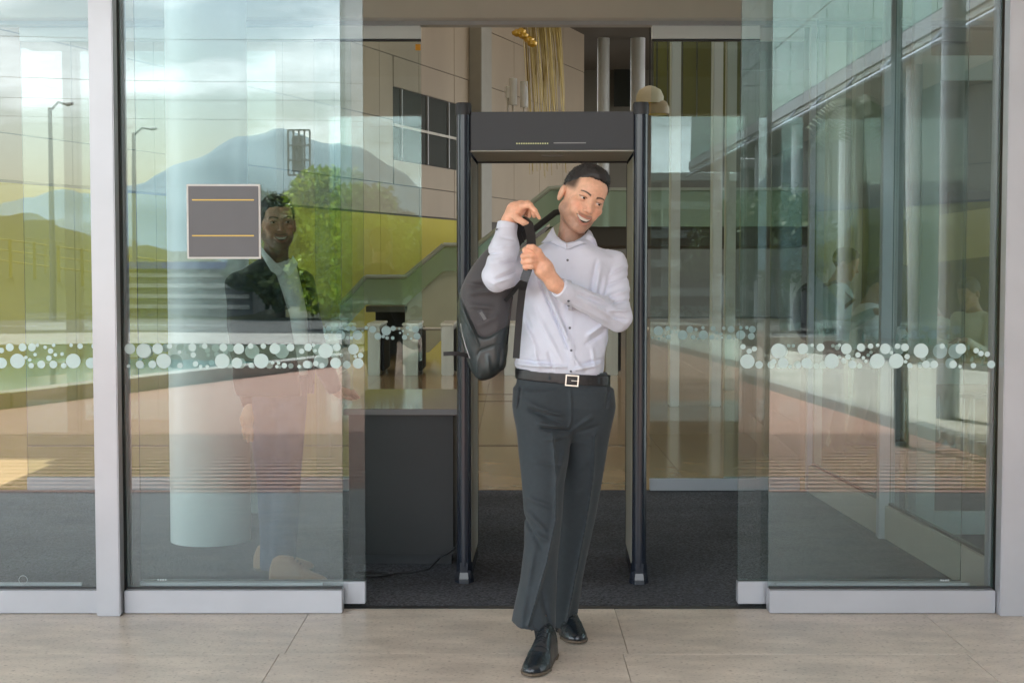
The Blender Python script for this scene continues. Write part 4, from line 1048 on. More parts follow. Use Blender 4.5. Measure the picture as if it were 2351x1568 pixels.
# ------------------------------------------------------------------ the man with the backpack
man = empty('person', (G(1262, 1500).x, 5.45, 0), 'smiling man in pale blue shirt and dark slacks stepping out through the open doorway', 'person')
HO = P(1339, 455, 5.47); HR = rot(R(19), R(22), R(3)); HS = 1.07
SK = (.78, .46, .315)
Hl = lambda p: Vector(HO) + HR @ (Vector(p) * HS)
neck_b = P(1306, 585, 5.52)
def f_head(x, y, z):
    lx, ly, lz = head_local(x, y, z, HO, HR, HS); d = head_sdf(lx, ly, lz) * HS
    nk = cone(x, y, z, Hl((0, .024, -.06)), neck_b, .047, .056)
    nk = smin(nk, cone(x, y, z, Hl((-.045, .03, -.05)), neck_b + Vector((-.01, -.045, .0)), .014, .014), .02)
    return smin(d, nk, .018)
pos, q = polygonize(f_head, np.array(HO) - np.array([.19, .19, .27]), np.array(HO) + np.array([.19, .19, .17]), .0024)
lx, ly, lz = head_local(pos[:, 0], pos[:, 1], pos[:, 2], HO, HR, HS)
parts = [(pos, q, face_colour(lx, ly, lz, SK, beard=.55))]
def skin_cols(pos): 
    c = np.tile(np.array(SK) * np.array([1.06, 1.0, .98]), (len(pos), 1)); return c * (1 + .07 * np.sin(pos[:, :1] * 90) * np.sin(pos[:, 2:] * 110))
# raised hand (wearer's right)
p_ = lambda x, y, D: P(x, y, D)
RW = p_(1169, 506, 5.40)
rpalm = [p_(1162, 530, 5.40), RW, p_(1183, 484, 5.39), p_(1198, 474, 5.385)]
rf = [([p_(1200, 474, 5.36), p_(1217, 471, 5.345), p_(1228, 484, 5.34), p_(1238, 500, 5.345)], [.0125, .0115, .0095, .0068]),
      ([p_(1198, 472, 5.385), p_(1212, 467, 5.37), p_(1222, 478, 5.36), p_(1226, 496, 5.365)], [.013, .0120, .0100, .0078]),
      ([p_(1194, 474, 5.41), p_(1206, 468, 5.405), p_(1216, 480, 5.40), p_(1215, 496, 5.40)], [.013, .0115, .0100, .0080]),
      ([p_(1190, 478, 5.43), p_(1199, 474, 5.435), p_(1208, 486, 5.43), p_(1207, 498, 5.425)], [.012, .0105, .0090, .0070]),
      ([p_(1181, 494, 5.37), p_(1190, 503, 5.345), p_(1203, 511, 5.335), p_(1213, 515, 5.34)], [.0150, .0135, .0115, .0085])]
f_rh = lambda x, y, z: hand_sdf(x, y, z, rpalm, [.026, .0255, .031, .024], rf)
lo, hi = bbox([p for p in rpalm] + [p for f in rf for p in f[0]], .045); pos, q = polygonize(f_rh, lo, hi, .0024); parts.append((pos, q, skin_cols(pos)))
# fist at the chest (wearer's left)
lpalm = [p_(1300, 672, 5.245), p_(1272, 650, 5.225), p_(1248, 616, 5.21), p_(1238, 596, 5.205)]
lf = [([p_(1237, 583, 5.20), p_(1222, 573, 5.175), p_(1206, 574, 5.175), p_(1206, 581, 5.20)], [.0135, .0125, .0110, .0090]),
      ([p_(1238, 592, 5.195), p_(1220, 586, 5.165), p_(1202, 588, 5.170), p_(1204, 594, 5.20)], [.0140, .0125, .0112, .0090]),
      ([p_(1238, 602, 5.195), p_(1219, 599, 5.168), p_(1202, 601, 5.175), p_(1205, 606, 5.20)], [.0138, .0120, .0108, .0088]),
      ([p_(1237, 612, 5.20), p_(1220, 611, 5.175), p_(1206, 612, 5.180), p_(1208, 617, 5.20)], [.0125, .0110, .0098, .0080]),
      ([p_(1246, 596, 5.19), p_(1236, 577, 5.165), p_(1224, 568, 5.155), p_(1213, 566, 5.158)], [.0150, .0130, .0115, .0090])]
f_lh = lambda x, y, z: hand_sdf(x, y, z, lpalm, [.027, .0265, .033, .026], lf, .0045)
lo, hi = bbox([p for p in lpalm] + [p for f in lf for p in f[0]], .045); pos, q = polygonize(f_lh, lo, hi, .0024); parts.append((pos, q, skin_cols(pos)))
# trunk, arms and legs under the clothes
RSh, REl = p_(1216, 606, 5.53), p_(1143, 634, 5.33); LSh, LEl = p_(1402, 606, 5.52), p_(1418, 728, 5.42)
RWs = p_(1165, 520, 5.40); LWs = p_(1284, 661, 5.235)
def f_under(x, y, z):
    d = ell(x, y, z, P(1300, 715, 5.51), (.12, .075, .19)); d = smin(d, ell(x, y, z, P(1297, 880, 5.5), (.13, .08, .14)), .05)
    d = smin(d, cone(x, y, z, neck_b, P(1300, 640, 5.52), .042, .06), .03)
    d = smin(d, chain(x, y, z, [RSh, REl, RWs], [.038, .030, .024]), .03); d = smin(d, chain(x, y, z, [LSh, LEl, LWs], [.038, .030, .024]), .03)
    d = smin(d, chain(x, y, z, [P(1250, 930, 5.48), P(1250, 1180, 5.36), P(1245, 1405, 5.30), P(1252, 1455, 5.31)], [.06, .042, .030, .028]), .03)
    d = smin(d, chain(x, y, z, [P(1345, 930, 5.5), P(1325, 1180, 5.56), P(1297, 1405, 5.63), P(1299, 1440, 5.63)], [.06, .042, .030, .028]), .03)
    return d
pos, q = polygonize(f_under, (-.2, 5.1, .0), (.6, 5.85, 1.6), .009); parts.append((pos, q, skin_cols(pos)))
body = link('body', assemble(parts), M_SKIN, smooth=True); wparent(body, man)
make_head_extras(man, HO, HR, HS, (.28, .03), 'short')

# ---- shirt
M_SHIRT = mat('pale_blue_cotton', (.67, .70, .80), .75, sheen=.2, var=.04, vscale=14, bump=.22, bscale=26, bstretch=(1, 1, .6))
def shirt_weave(m):
    nt = m.node_tree; b = nt.nodes['Principled BSDF']; src = b.inputs['Base Color'].links[0].from_socket
    tc = nt.nodes.new('ShaderNodeTexCoord'); wv = nt.nodes.new('ShaderNodeTexWave'); wv.inputs['Scale'].default_value = 150; wv.inputs['Distortion'].default_value = .6; wv.inputs['Detail'].default_value = 1
    r = nt.nodes.new('ShaderNodeValToRGB'); r.color_ramp.elements[0].color = (.94, .945, .965, 1); r.color_ramp.elements[1].color = (1, 1, 1, 1)
    mx = nt.nodes.new('ShaderNodeMix'); mx.data_type = 'RGBA'; mx.blend_type = 'MULTIPLY'; mx.inputs['Factor'].default_value = 1
    nt.links.new(tc.outputs['Object'], wv.inputs['Vector']); nt.links.new(wv.outputs['Fac'], r.inputs['Fac']); nt.links.new(src, mx.inputs['A']); nt.links.new(r.outputs['Color'], mx.inputs['B']); nt.links.new(mx.outputs['Result'], b.inputs['Base Color'])
shirt_weave(M_SHIRT)
t_rows = px_rows([(546, 1262, 1350, .076, 5.515), (558, 1248, 1364, .092, 5.512), (574, 1226, 1388, .102, 5.505), (592, 1208, 1412, .106), (620, 1200, 1410, .120), (660, 1199, 1404, .126), (700, 1197, 1400, .124), (760, 1195, 1396, .115), (800, 1191, 1390, .113), (825, 1186, 1386, .118), (840, 1181, 1386, .120), (850, 1184, 1384, .116), (856, 1192, 1380, .108)], 5.5)
def fold(x, z, a, b, w, A):
    A = A * 1.7; w = w * .8
    q, t = segdist2(x, z, a, b); return A * np.exp(-q / w ** 2) * np.sin(np.pi * np.clip(t * .9 + .05, 0, 1)) ** .5
SF = [  # chest, belly and waist creases: px0, py0, px1, py1, width, height (+ out, - in)
    (1236, 640, 1306, 800, .006, -.009), (1243, 640, 1314, 800, .010, .009), (1222, 700, 1290, 830, .010, .004), (1256, 600, 1296, 700, .010, .005), (1248, 605, 1286, 700, .008, -.006),
    (1370, 600, 1352, 700, .010, -.005), (1380, 605, 1364, 700, .011, .005), (1392, 640, 1375, 720, .012, .006), (1200, 735, 1235, 810, .012, .006), (1200, 700, 1218, 760, .009, -.005),
    (1190, 838, 1300, 842, .007, .007), (1195, 828, 1270, 833, .006, -.006), (1310, 850, 1380, 838, .008, .007), (1330, 838, 1385, 826, .007, -.006), (1350, 770, 1388, 745, .010, .006), (1345, 790, 1388, 765, .008, -.005),
    (1300, 800, 1340, 850, .008, .005), (1225, 800, 1240, 850, .009, .006), (1260, 810, 1270, 850, .007, -.005), (1360, 800, 1368, 848, .008, .005), (1330, 700, 1388, 738, .009, -.005), (1330, 690, 1390, 728, .010, .005)]
SFp = [(P(a, b, 5.38), P(c, d, 5.38), w, A) for a, b, c, d, w, A in SF]
elb = REl
def f_shirt(x, y, z):
    slant = .075 * (x - P(1290, 840, 5.5).x) * np.clip((P(0, 740, 5.5).z - z) / .15, 0, 1)
    d = column(x, y, z + slant, t_rows, 2.35)
    d = smax(d, (P(0, 862, 5.5).z - (z + slant)), .004)
    fr = np.clip((5.47 - y) / .05, 0, 1); add = 0
    for a, b, w, A in SFp: add = add + fold(x, z, a, b, w, A)
    d = d - add * fr
    # shoulders
    d = smin(d, ell(x, y, z, RSh + Vector((.012, 0, -.005)), (.064, .066, .060)), .03)
    d = smin(d, ell(x, y, z, LSh + Vector((-.006, 0, -.005)), (.070, .068, .062)), .03)
    d = d - .0034 * wav(x, y, z, 36, .5) - .0018 * wav(x, y, z, 80, 2)
    # wearer's left arm: shoulder - elbow - cuff
    la = cone(x, y, z, LSh, LEl, .064, .052); la = smin(la, cone(x, y, z, LEl, LWs, .052, .036), .018)
    # diagonal folds on upper sleeve and crook
    for (a, b, c, e, w, A) in ((1385, 625, 1440, 590, .006, -.005), (1378, 612, 1426, 582, .007, .005), (1382, 640, 1446, 610, .008, .006), (1384, 660, 1447, 636, .007, -.006), (1386, 682, 1447, 664, .009, .007), (1390, 700, 1446, 690, .007, -.007), (1395, 712, 1446, 712, .008, .007), (1400, 725, 1440, 735, .007, -.006), (1300, 690, 1400, 742, .009, .004), (1320, 672, 1398, 705, .008, -.006), (1345, 690, 1430, 745, .008, .005), (1340, 668, 1390, 690, .007, .006)):
        la = la - fold(x, z, P(a, b, 5.4), P(c, e, 5.4), w, A)
    la = la - .0025 * wav(x, y, z, 60, 1.2)
    d = smin(d, la, .010)
    # wearer's right arm: foreshortened upper arm, raised forearm
    ra = cone(x, y, z, RSh, REl, .060, .058); fa = smin(cone(x, y, z, REl, p_(1158, 570, 5.37), .056, .053), cone(x, y, z, p_(1158, 570, 5.37), RWs, .053, .0375), .02)
    ra = smin(ra, fa, .012)
    for (a, b, c, e, w, A) in ((1122, 645, 1150, 662, .005, .004), (1135, 650, 1182, 636, .006, .006), (1140, 642, 1184, 624, .005, -.006), (1132, 636, 1180, 612, .006, .005), (1150, 605, 1184, 600, .005, -.005), (1125, 600, 1180, 590, .007, .004), (1112, 585, 1150, 580, .005, -.005), (1120, 568, 1180, 565, .007, .004), (1150, 545, 1181, 550, .005, -.004)):
        ra = ra - fold(x, z, P(a, b, 5.33), P(c, e, 5.33), w, A) * np.clip((5.46 - y) / .03, 0, 1)
    ra = ra - .0022 * wav(x, y, z, 70, 3)
    d = smin(d, ra, .010)
    # open cuffs and neck
    v = (RWs - p_(1158, 570, 5.37)).normalized(); d = smax(d, (x - RWs.x) * v.x + (y - RWs.y) * v.y + (z - RWs.z) * v.z - .002, .003)
    v = (LWs - LEl).normalized(); cl = (x - LWs.x) * v.x + (y - LWs.y) * v.y + (z - LWs.z) * v.z - .004
    far = np.sqrt((x - LWs.x) ** 2 + (y - LWs.y) ** 2 + (z - LWs.z) ** 2) - .075
    d = np.maximum(d, -np.maximum(-cl, far))
    d = np.maximum(d, -cone(x, y, z, P(1306, 568, 5.47), P(1316, 520, 5.50), .058, .075))
    return d
shirt, sp, sq = garment('shirt', f_shirt, (-.17, 5.08, 1.02), (.58, 5.72, 1.66), .0045, M_SHIRT, man, 1)
SB = bvh(sp, sq)
def onto(tree, px, py, lift=.002, D0=5.0, DE=5.5):
    """lay a small thing on the clothing: shoot from the front along the sight line"""
    o = P(px, py, D0); d = (P(px, py, D0 + 1) - o).normalized(); h = tree.ray_cast(o, d, 1.2)
    if h[0] is None: return P(px, py, DE), Vector((0, -1, 0))
    n = h[1]; n = n if n.y < 0 else -n
    return h[0] + n * lift, n
def drape(name, tree, poly, m, parent, lift=.003, th=.002, n=10):
    """quad patch (4 px corners) laid over the clothing"""
    v = []; f = []
    A, B, C_, D_ = [Vector((*p, 0)) for p in poly]
    for i in range(n + 1):
        for j in range(n + 1):
            s, t = i / n, j / n; p = (A * (1 - s) + B * s) * (1 - t) + (D_ * (1 - s) + C_ * s) * t
            v.append(onto(tree, p.x, p.y, lift)[0])
    k = len(v); v2 = [p + Vector((0, th, 0)) for p in v]
    idx = lambda i, j: i * (n + 1) + j
    for i in range(n):
        for j in range(n):
            f.append((idx(i, j), idx(i + 1, j), idx(i + 1, j + 1), idx(i, j + 1))); f.append((k + idx(i, j), k + idx(i, j + 1), k + idx(i + 1, j + 1), k + idx(i + 1, j)))
    bd = [idx(i, 0) for i in range(n + 1)] + [idx(n, j) for j in range(1, n + 1)] + [idx(i, n) for i in range(n - 1, -1, -1)] + [idx(0, j) for j in range(n - 1, 0, -1)]
    for a, b in zip(bd, bd[1:] + bd[:1]): f.append((b, a, k + a, k + b))
    return MB().add(v + v2, f).build(name, m, parent, smooth=True)
# placket, buttons
drape('placket', SB, [(1296, 572), (1308, 572), (1320, 852), (1305, 852)], M_SHIRT, shirt, .0035, .004, 24)
M_BTN = mat('grey_button', (.10, .11, .14), .3)
def button(px, py, tree=None, par=None, D=None, r_=.0048):
    if tree: c, nn = onto(tree, px, py, .0045)
    else: c, nn = P(px, py, D), Vector((0, -1, 0))
    mb = MB().lathe([(r_, 0), (r_, .0015), (r_ * .7, .0022), (.001, .0016)], n=14); o = mb.build('button', M_BTN); o.rotation_euler = nn.to_track_quat('Z', 'Y').to_euler(); o.location = c; wparent(o, par or shirt)
for px, py in ((1304, 561), (1303, 598), (1306, 699), (1308, 752), (1312, 803), (1311, 850)): button(px, py, SB)
# collar: two folded wings with a stand
def flap(pts, D, lift, name='collar'):
    v = [];
    q = [P(x, y, d) for x, y, d in pts]; n = len(q); v = q + [p + Vector((0, .004, .002)) for p in q]
    f = [tuple(range(n)), tuple(range(2 * n - 1, n - 1, -1))] + [(i, (i + 1) % n, (i + 1) % n + n, i + n) for i in range(n)]
    return MB().add(v, f).build(name, M_SHIRT, shirt, bevel=.0012)
def collar_wing(inner, outer, name='collar_wing'):
    """strip between the neck line and the free edge"""
    n = len(inner); N = 5; v = []; f = []
    for i in range(n):
        a, b = P(*inner[i]), P(*outer[i])
        for j in range(N + 1):
            t = j / N; p = a.lerp(b, t) + Vector((0, -.009 * math.sin(math.pi * t), .004 * math.sin(math.pi * t))); v.append(p)
    k = len(v); v2 = [p + Vector((0, .004, -.001)) for p in v]; w = N + 1
    for i in range(n - 1):
        for j in range(N): f += [(i * w + j, i * w + j + 1, (i + 1) * w + j + 1, (i + 1) * w + j), (k + i * w + j, k + (i + 1) * w + j, k + (i + 1) * w + j + 1, k + i * w + j + 1)]
    bd = [i * w for i in range(n)] + [(n - 1) * w + j for j in range(1, w)] + [i * w + N for i in range(n - 2, -1, -1)] + [j for j in range(N - 1, 0, -1)]
    for a, b in zip(bd, bd[1:] + bd[:1]): f.append((b, a, k + a, k + b))
    return MB().add(v, f).add([], []).v and MB().add(v + v2, f).build(name, M_SHIRT, shirt, smooth=True)
def ow(x, y, l=.005): 
    v = onto(SB, x, y, l)[0]; return v
def wing_(inner, outer):
    I = [P(*q_) for q_ in inner]; O = [ow(*q_, .011) if len(q_) == 2 else P(*q_) for q_ in outer]; N = 5; v = []; f = []; n = len(I)
    for a, b in zip(I, O):
        for j in range(N + 1):
            t = j / N; v.append(a.lerp(b, t) + Vector((0, -.010 * math.sin(math.pi * t), .005 * math.sin(math.pi * t))))
    k = len(v); v2 = [p + Vector((0, .004, -.001)) for p in v]; w = N + 1
    for i in range(n - 1):
        for j in range(N): f += [(i * w + j, i * w + j + 1, (i + 1) * w + j + 1, (i + 1) * w + j), (k + i * w + j, k + (i + 1) * w + j, k + (i + 1) * w + j + 1, k + i * w + j + 1)]
    bd = [i * w for i in range(n)] + [(n - 1) * w + j for j in range(1, w)] + [i * w + N for i in range(n - 2, -1, -1)] + [j for j in range(N - 1, 0, -1)]
    for a, b in zip(bd, bd[1:] + bd[:1]): f.append((b, a, k + a, k + b))
    MB().add(v + v2, f).build('collar', M_SHIRT, shirt, smooth=True)
wing_([(1271, 521, 5.52), (1273, 530, 5.475), (1277, 540, 5.445), (1288, 550, 5.425), (1301, 557, 5.415)],
      [(1262, 533, 5.53), (1253, 545, 5.47), (1242, 557), (1266, 560), (1300, 574)])
wing_([(1301, 557, 5.415), (1318, 554, 5.422), (1333, 546, 5.44), (1344, 537, 5.47), (1351, 527, 5.51)],
      [(1302, 574), (1338, 562), (1372, 564), (1367, 550, 5.46), (1362, 541, 5.52)])
# cuffs
def cuff(a, b, ra, rb, name='cuff'):
    a, b = Vector(a), Vector(b); L = (b - a).length
    ax = (b - a).normalized()
    def f(x, y, z):
        d = np.maximum(cone(x, y, z, a - ax * .03, b + ax * .03, ra + .0, rb), -cone(x, y, z, b - ax * .004, b + ax * .05, rb - .007, rb - .006))
        t = (x - a.x) * ax.x + (y - a.y) * ax.y + (z - a.z) * ax.z
        return np.maximum(d, np.maximum(-t, t - L)) - .0008 * wav(x, y, z, 60)
    lo, hi = bbox([a, b], .07); return garment(name, f, lo, hi, .0028, M_SHIRT, shirt, 1)
cuff(p_(1160, 545, 5.39), p_(1166, 512, 5.40), .0425, .0385); cuff(p_(1306, 675, 5.265), p_(1283, 659, 5.232), .0405, .0375)
button(1143, 528, SB); button(1128, 557, SB)
for px, py, D in ((1149, 528, 5.355), ): pass
# shirt sleeve placket buttons near the right cuff
button(1305, 689, SB)

# ---- trousers
M_SLACK = mat('charcoal_wool', (.027, .037, .044), .82, sheen=.08, var=.15, vscale=60, bump=.15, bscale=18, bstretch=(1, 1, .4))
pel = px_rows([(846, 1190, 1394, .104), (870, 1188, 1397, .110), (900, 1183, 1403, .118), (930, 1182, 1407, .122), (955, 1188, 1401, .112), (980, 1200, 1388, .095), (1005, 1225, 1364, .06)], 5.5)
Lr = px_rows([(895, 1184, 1306, .112, 5.49), (935, 1181, 1312, .112, 5.48), (985, 1185, 1312, .105, 5.45), (1050, 1192, 1306, .095, 5.41), (1110, 1198, 1297, .086, 5.38), (1186, 1204, 1290, .080, 5.35), (1255, 1203, 1283, .083, 5.33), (1330, 1194, 1278, .095, 5.31), (1400, 1179, 1276, .108, 5.29), (1440, 1172, 1276, .114, 5.28)])
Rr = px_rows([(895, 1290, 1405, .112, 5.51), (935, 1290, 1408, .112, 5.52), (985, 1290, 1402, .105, 5.53), (1050, 1292, 1391, .096, 5.54), (1110, 1288, 1381, .088, 5.55), (1186, 1278, 1367, .082, 5.57), (1255, 1270, 1353, .083, 5.59), (1330, 1262, 1338, .092, 5.61), (1400, 1256, 1327, .100, 5.63), (1430, 1254, 1323, .103, 5.64)])
TF = [(1300, 978, 1235, 968, .009, .009), (1306, 986, 1242, 980, .008, -.010), (1308, 996, 1250, 1004, .010, .007), (1290, 950, 1215, 928, .010, .007), (1296, 958, 1220, 942, .009, -.006), (1300, 975, 1215, 940, .010, -.005), (1294, 960, 1200, 915, .012, .005),
      (1225, 1052, 1290, 1062, .008, .004), (1208, 1130, 1258, 1150, .012, .005), (1208, 1160, 1250, 1200, .010, .006), (1206, 1180, 1242, 1240, .010, -.006), (1215, 1205, 1262, 1225, .012, .006), (1225, 1240, 1208, 1330, .014, .006),
      (1318, 985, 1360, 955, .010, .005), (1322, 992, 1375, 980, .010, -.005), (1340, 1080, 1368, 1040, .012, .004), (1316, 1150, 1344, 1130, .012, .004), (1296, 1030, 1270, 1110, .012, .005),
      (1309, 893, 1311, 965, .006, .005), (1311, 965, 1303, 985, .006, .004), (1196, 893, 1190, 935, .008, -.006), (1398, 895, 1392, 935, .008, -.006), (1240, 1330, 1262, 1425, .014, -.006), (1205, 1340, 1192, 1420, .016, .008)]
TFp = [(P(a, b, 5.4), P(c, d, 5.4), w, A) for a, b, c, d, w, A in TF]
def crease_line(x, z, pts, w, A):
    """pressed crease: sharp ridge along a polyline"""
    m = None
    for a, b in zip(pts[:-1], pts[1:]):
        q, _ = segdist2(x, z, a, b); m = q if m is None else np.minimum(m, q)
    return A * np.exp(-np.sqrt(m) / w)
LC = [P(1268, 990, 5.36), P(1276, 1090, 5.32), P(1276, 1190, 5.28), P(1254, 1290, 5.24), P(1212, 1432, 5.18)]
RC = [P(1366, 1000, 5.42), P(1362, 1090, 5.45), P(1345, 1200, 5.49), P(1325, 1300, 5.52), P(1300, 1425, 5.54)]
def f_slack(x, y, z):
    add = 0
    for a, b, w, A in TFp: add = add + fold(x, z, a, b, w, A)
    fr = np.clip((5.5 - y) / .05, 0, 1)
    L_ = column(x, y, z, Lr, 2.05) - crease_line(x, z, LC, .007, .020) * np.clip((5.36 - y) / .04, 0, 1)
    R_ = column(x, y, z, Rr, 2.05) - crease_line(x, z, RC, .007, .018) * np.clip((5.55 - y) / .04, 0, 1)
    L_ = L_ - add * fr; L_ = L_ - .002 * wav(x, y, z * .5, 32, 1); R_ = R_ - add * fr * .7 - .002 * wav(x, y, z * .5, 30, 4)
    zz = z + .078 * (x - P(1290, 860, 5.5).x) * np.clip((z - P(0, 960, 5.5).z) / .15, 0, 1)
    pv = column(x, y, zz, pel, 2.2) - add * fr * .8
    d = smin(pv, smin(L_, R_, .006), .03)
    d = smax(d, zz - P(0, 846, 5.5).z, .003)
    # hems: slanting, hollow
    hz = P(0, 1436, 5.28).z - .05 * (P(1275, 0, 5.28).x - x) * 0 + .12 * (P(1276, 0, 5.3).x - x).clip(0, 1) + .25 * (y - 5.2).clip(0, .3) * -0
    d = np.where((x < P(1277, 0, 5.28).x) & (y < 5.44), smax(d, hz - z, .003), d)
    inn = smax(column(x, y, z, [(r_[0], r_[1], r_[2], r_[3] - .016, r_[4] - .016) for r_ in Lr], 2.05), z - P(0, 1395, 5.3).z, .01)
    d = np.maximum(d, -inn)
    inn = smax(column(x, y, z, [(r_[0], r_[1], r_[2], r_[3] - .016, r_[4] - .016) for r_ in Rr], 2.05), z - P(0, 1400, 5.6).z, .01)
    return np.maximum(d, -inn)
slack, tp, tq = garment('trousers', f_slack, (-.03, 5.1, .03), (.46, 5.80, 1.10), .0042, M_SLACK, man, 1)
TB = bvh(tp, tq)
MB().tube([onto(TB, x, y, .001)[0] for x, y in ((1196, 892), (1189, 915), (1186, 938))], .0018, 6).build('pocket_seam', M_BLACKM, slack, smooth=True)
MB().tube([onto(TB, x, y, .001)[0] for x, y in ((1396, 894), (1400, 915), (1405, 935))], .0018, 6).build('pocket_seam', M_BLACKM, slack, smooth=True)
M_SOCK = mat('dark_sock', (.012, .013, .016), .9)
for pts in ([P(1246, 1380, 5.31), P(1249, 1440, 5.305), P(1252, 1475, 5.31)], [P(1297, 1390, 5.63), P(1298, 1455, 5.63)]):
    MB().tube(pts, .040, 18).build('sock', M_SOCK, man, smooth=True)
# ---- belt
M_BELT = mat('black_leather', (.016, .017, .019), .36, var=.3, vscale=60, bump=.1, bscale=120)
zb = P(0, 858, 5.5).z
def f_belt(x, y, z):
    zz = z + .078 * (x - P(1290, 860, 5.5).x)
    o_ = column(x, y, zz * 0 + P(0, 866, 5.5).z, px_rows([(846, 1187, 1397, .108), (900, 1185, 1399, .114)], 5.5), 2.2) - .0035
    return np.maximum(np.maximum(o_, -(o_ + .009)), np.abs(zz - P(0, 864, 5.5).z) - .0205)
belt, bp_, bq_ = garment('belt', f_belt, (-.03, 5.32, .90), (.46, 5.7, 1.12), .0035, M_BELT, man, 1)
BB = bvh(bp_, bq_)
M_BUCK = mat('buckle_steel', (.80, .76, .68), .4, .6)
c = onto(BB, 1313, 873, .0035)[0]; w_, h_, t_ = .0255, .0215, .0048; mb = MB()
mb.box(-w_, w_, -.004, 0, h_ - t_, h_); mb.box(-w_, w_, -.004, 0, -h_, -h_ + t_)
mb.box(-w_, -w_ + t_, -.004, 0, -h_ + t_ + .0001, h_ - t_ - .0001); mb.box(w_ - t_, w_, -.004, 0, -h_ + t_ + .0001, h_ - t_ - .0001)
bk = mb.build('buckle', M_BUCK); bk.location = c; bk.rotation_euler = (0, R(4.5), 0); wparent(bk, belt)
o = MB().box(-w_ * .1, w_ + .001, -.0055, -.0042, -.0011, .0011).build('prong', M_BUCK); o.location = c; o.rotation_euler = (0, R(4.5), 0); wparent(o, belt)
for x in (1259, 1352, 1371): drape('belt_loop', BB, [(x, 846 + (x - 1290) * .078), (x + 6, 846 + (x - 1290) * .078), (x + 6, 884 + (x - 1290) * .078), (x, 884 + (x - 1290) * .078)], M_SLACK if x != 1352 else M_BELT, belt, .003, .003, 4)

# ---- shoes
M_SHOE = mat('black_shoe_leather', (.012, .018, .024), .26, spec=.6, var=.25, vscale=25, bump=.06, bscale=40)
M_SOLE = mat('shoe_sole', (.10, .075, .05), .6); M_LACE = mat('shoe_lace', (.010, .010, .012), .7)
def shoe(heel, toe, parent, m=M_SHOE, lift=0.0, L=.30, h=.0035, high=1.0):
    heel, toe = Vector(heel), Vector(toe); u = (toe - heel); u.z = 0; u.normalize(); w = Vector((-u.y, u.x, 0))
    st = [0, .02, .06, .11, .16, .205, .25, .280, .297, .302]; hw = [.014, .032, .038, .039, .045, .0505, .046, .035, .019, .007]
    ht = [.070, .115, .138, .134, .100, .068, .054, .045, .036, .025]; ht = [v * (high if i < 5 else 1) for i, v in enumerate(ht)]
    k = L / .302
    def loc(x, y, z):
        dx, dy = x - heel.x, y - heel.y; return (dx * u.x + dy * u.y) / k, (dx * w.x + dy * w.y), z - heel.z - lift
    def f(x, y, z):
        s, t, zz = loc(x, y, z); W_ = np.interp(s, st, hw); H = np.interp(s, st, ht); bsh = .006 * np.clip((s - .2) / .1, 0, 1)
        zc = .010 + bsh; hh = np.maximum(H - zc, .004)
        rho = (np.abs(t / W_) ** 2.3 + np.abs(np.maximum(zz - zc, 0) / hh) ** 2.0 + 1e-9) ** .5
        d = (rho - 1) * np.minimum(W_, hh) * .8
        d = np.maximum(d, np.maximum(-s, s - .302)); d = np.maximum(d, zc - zz)
        d = d + .0016 * np.exp(-((s - .222) / .0022) ** 2) - .0015 * np.exp(-((s - .190 + .1 * np.abs(t)) / .004) ** 2) + .0016 * np.exp(-((s - .181 + .15 * np.abs(t)) / .003) ** 2)
        d = d + .0018 * np.exp(-((np.abs(t) - .013 - .05 * np.clip(.17 - s, 0, 1)) / .0022) ** 2) * (s < .165) * (s > .07) * (zz > .05)
        return d
    def fs(x, y, z):
        s, t, zz = loc(x, y, z); W_ = np.interp(s, st, hw) + .0035; bsh = .006 * np.clip((s - .2) / .1, 0, 1)
        d = np.maximum(np.maximum(np.abs(t) - W_, np.maximum(-s - .002, s - .306)) * .9, np.maximum(zz - .0115 - bsh, bsh * .9 - zz))
        arch = np.maximum(np.maximum(s - .20, .075 - s), zz - .006)
        return np.maximum(d, -arch)
    lo, hi = bbox([heel, toe], .075); hi[2] = heel.z + lift + .14; lo[2] = heel.z - .02
    sh, _, _ = garment('shoe', f, lo, hi, h, m, parent, 1); so, _, _ = garment('sole', fs, lo, hi, h, M_SOLE if m is M_SHOE else M_SOLE, sh, 1)
    for j in range(5):
        s = .095 + j * .016; H = float(np.interp(s, st, ht)) + lift + heel.z
        a = heel + u * s * k + w * .014; b = heel + u * (s + .006) * k - w * .014; c = heel + u * (s + .003) * k
        MB().tube([Vector((a.x, a.y, H - .006)), Vector((c.x, c.y, H + .002)), Vector((b.x, b.y, H - .006))], .0016, 6).build('lace', M_LACE, sh, smooth=True)
    return sh
g1, g2 = G(1266, 1500), G(1217, 1556); s1 = shoe(g1, g2, man, L=(g2 - g1).length)
g3, g4 = G(1288, 1432), G(1337, 1489); s2 = shoe((g3.x, g3.y, 0), g4, man, L=min(.33, (Vector((g4.x, g4.y, 0)) - g3).length))
for pts in ([(1232, 1442), (1222, 1438), (1226, 1434)], [(1231, 1442), (1219, 1447)]):
    MB().tube([P(x, y, 5.17) for x, y in pts], .0016, 5).build('lace_end', M_LACE, s1, smooth=True)

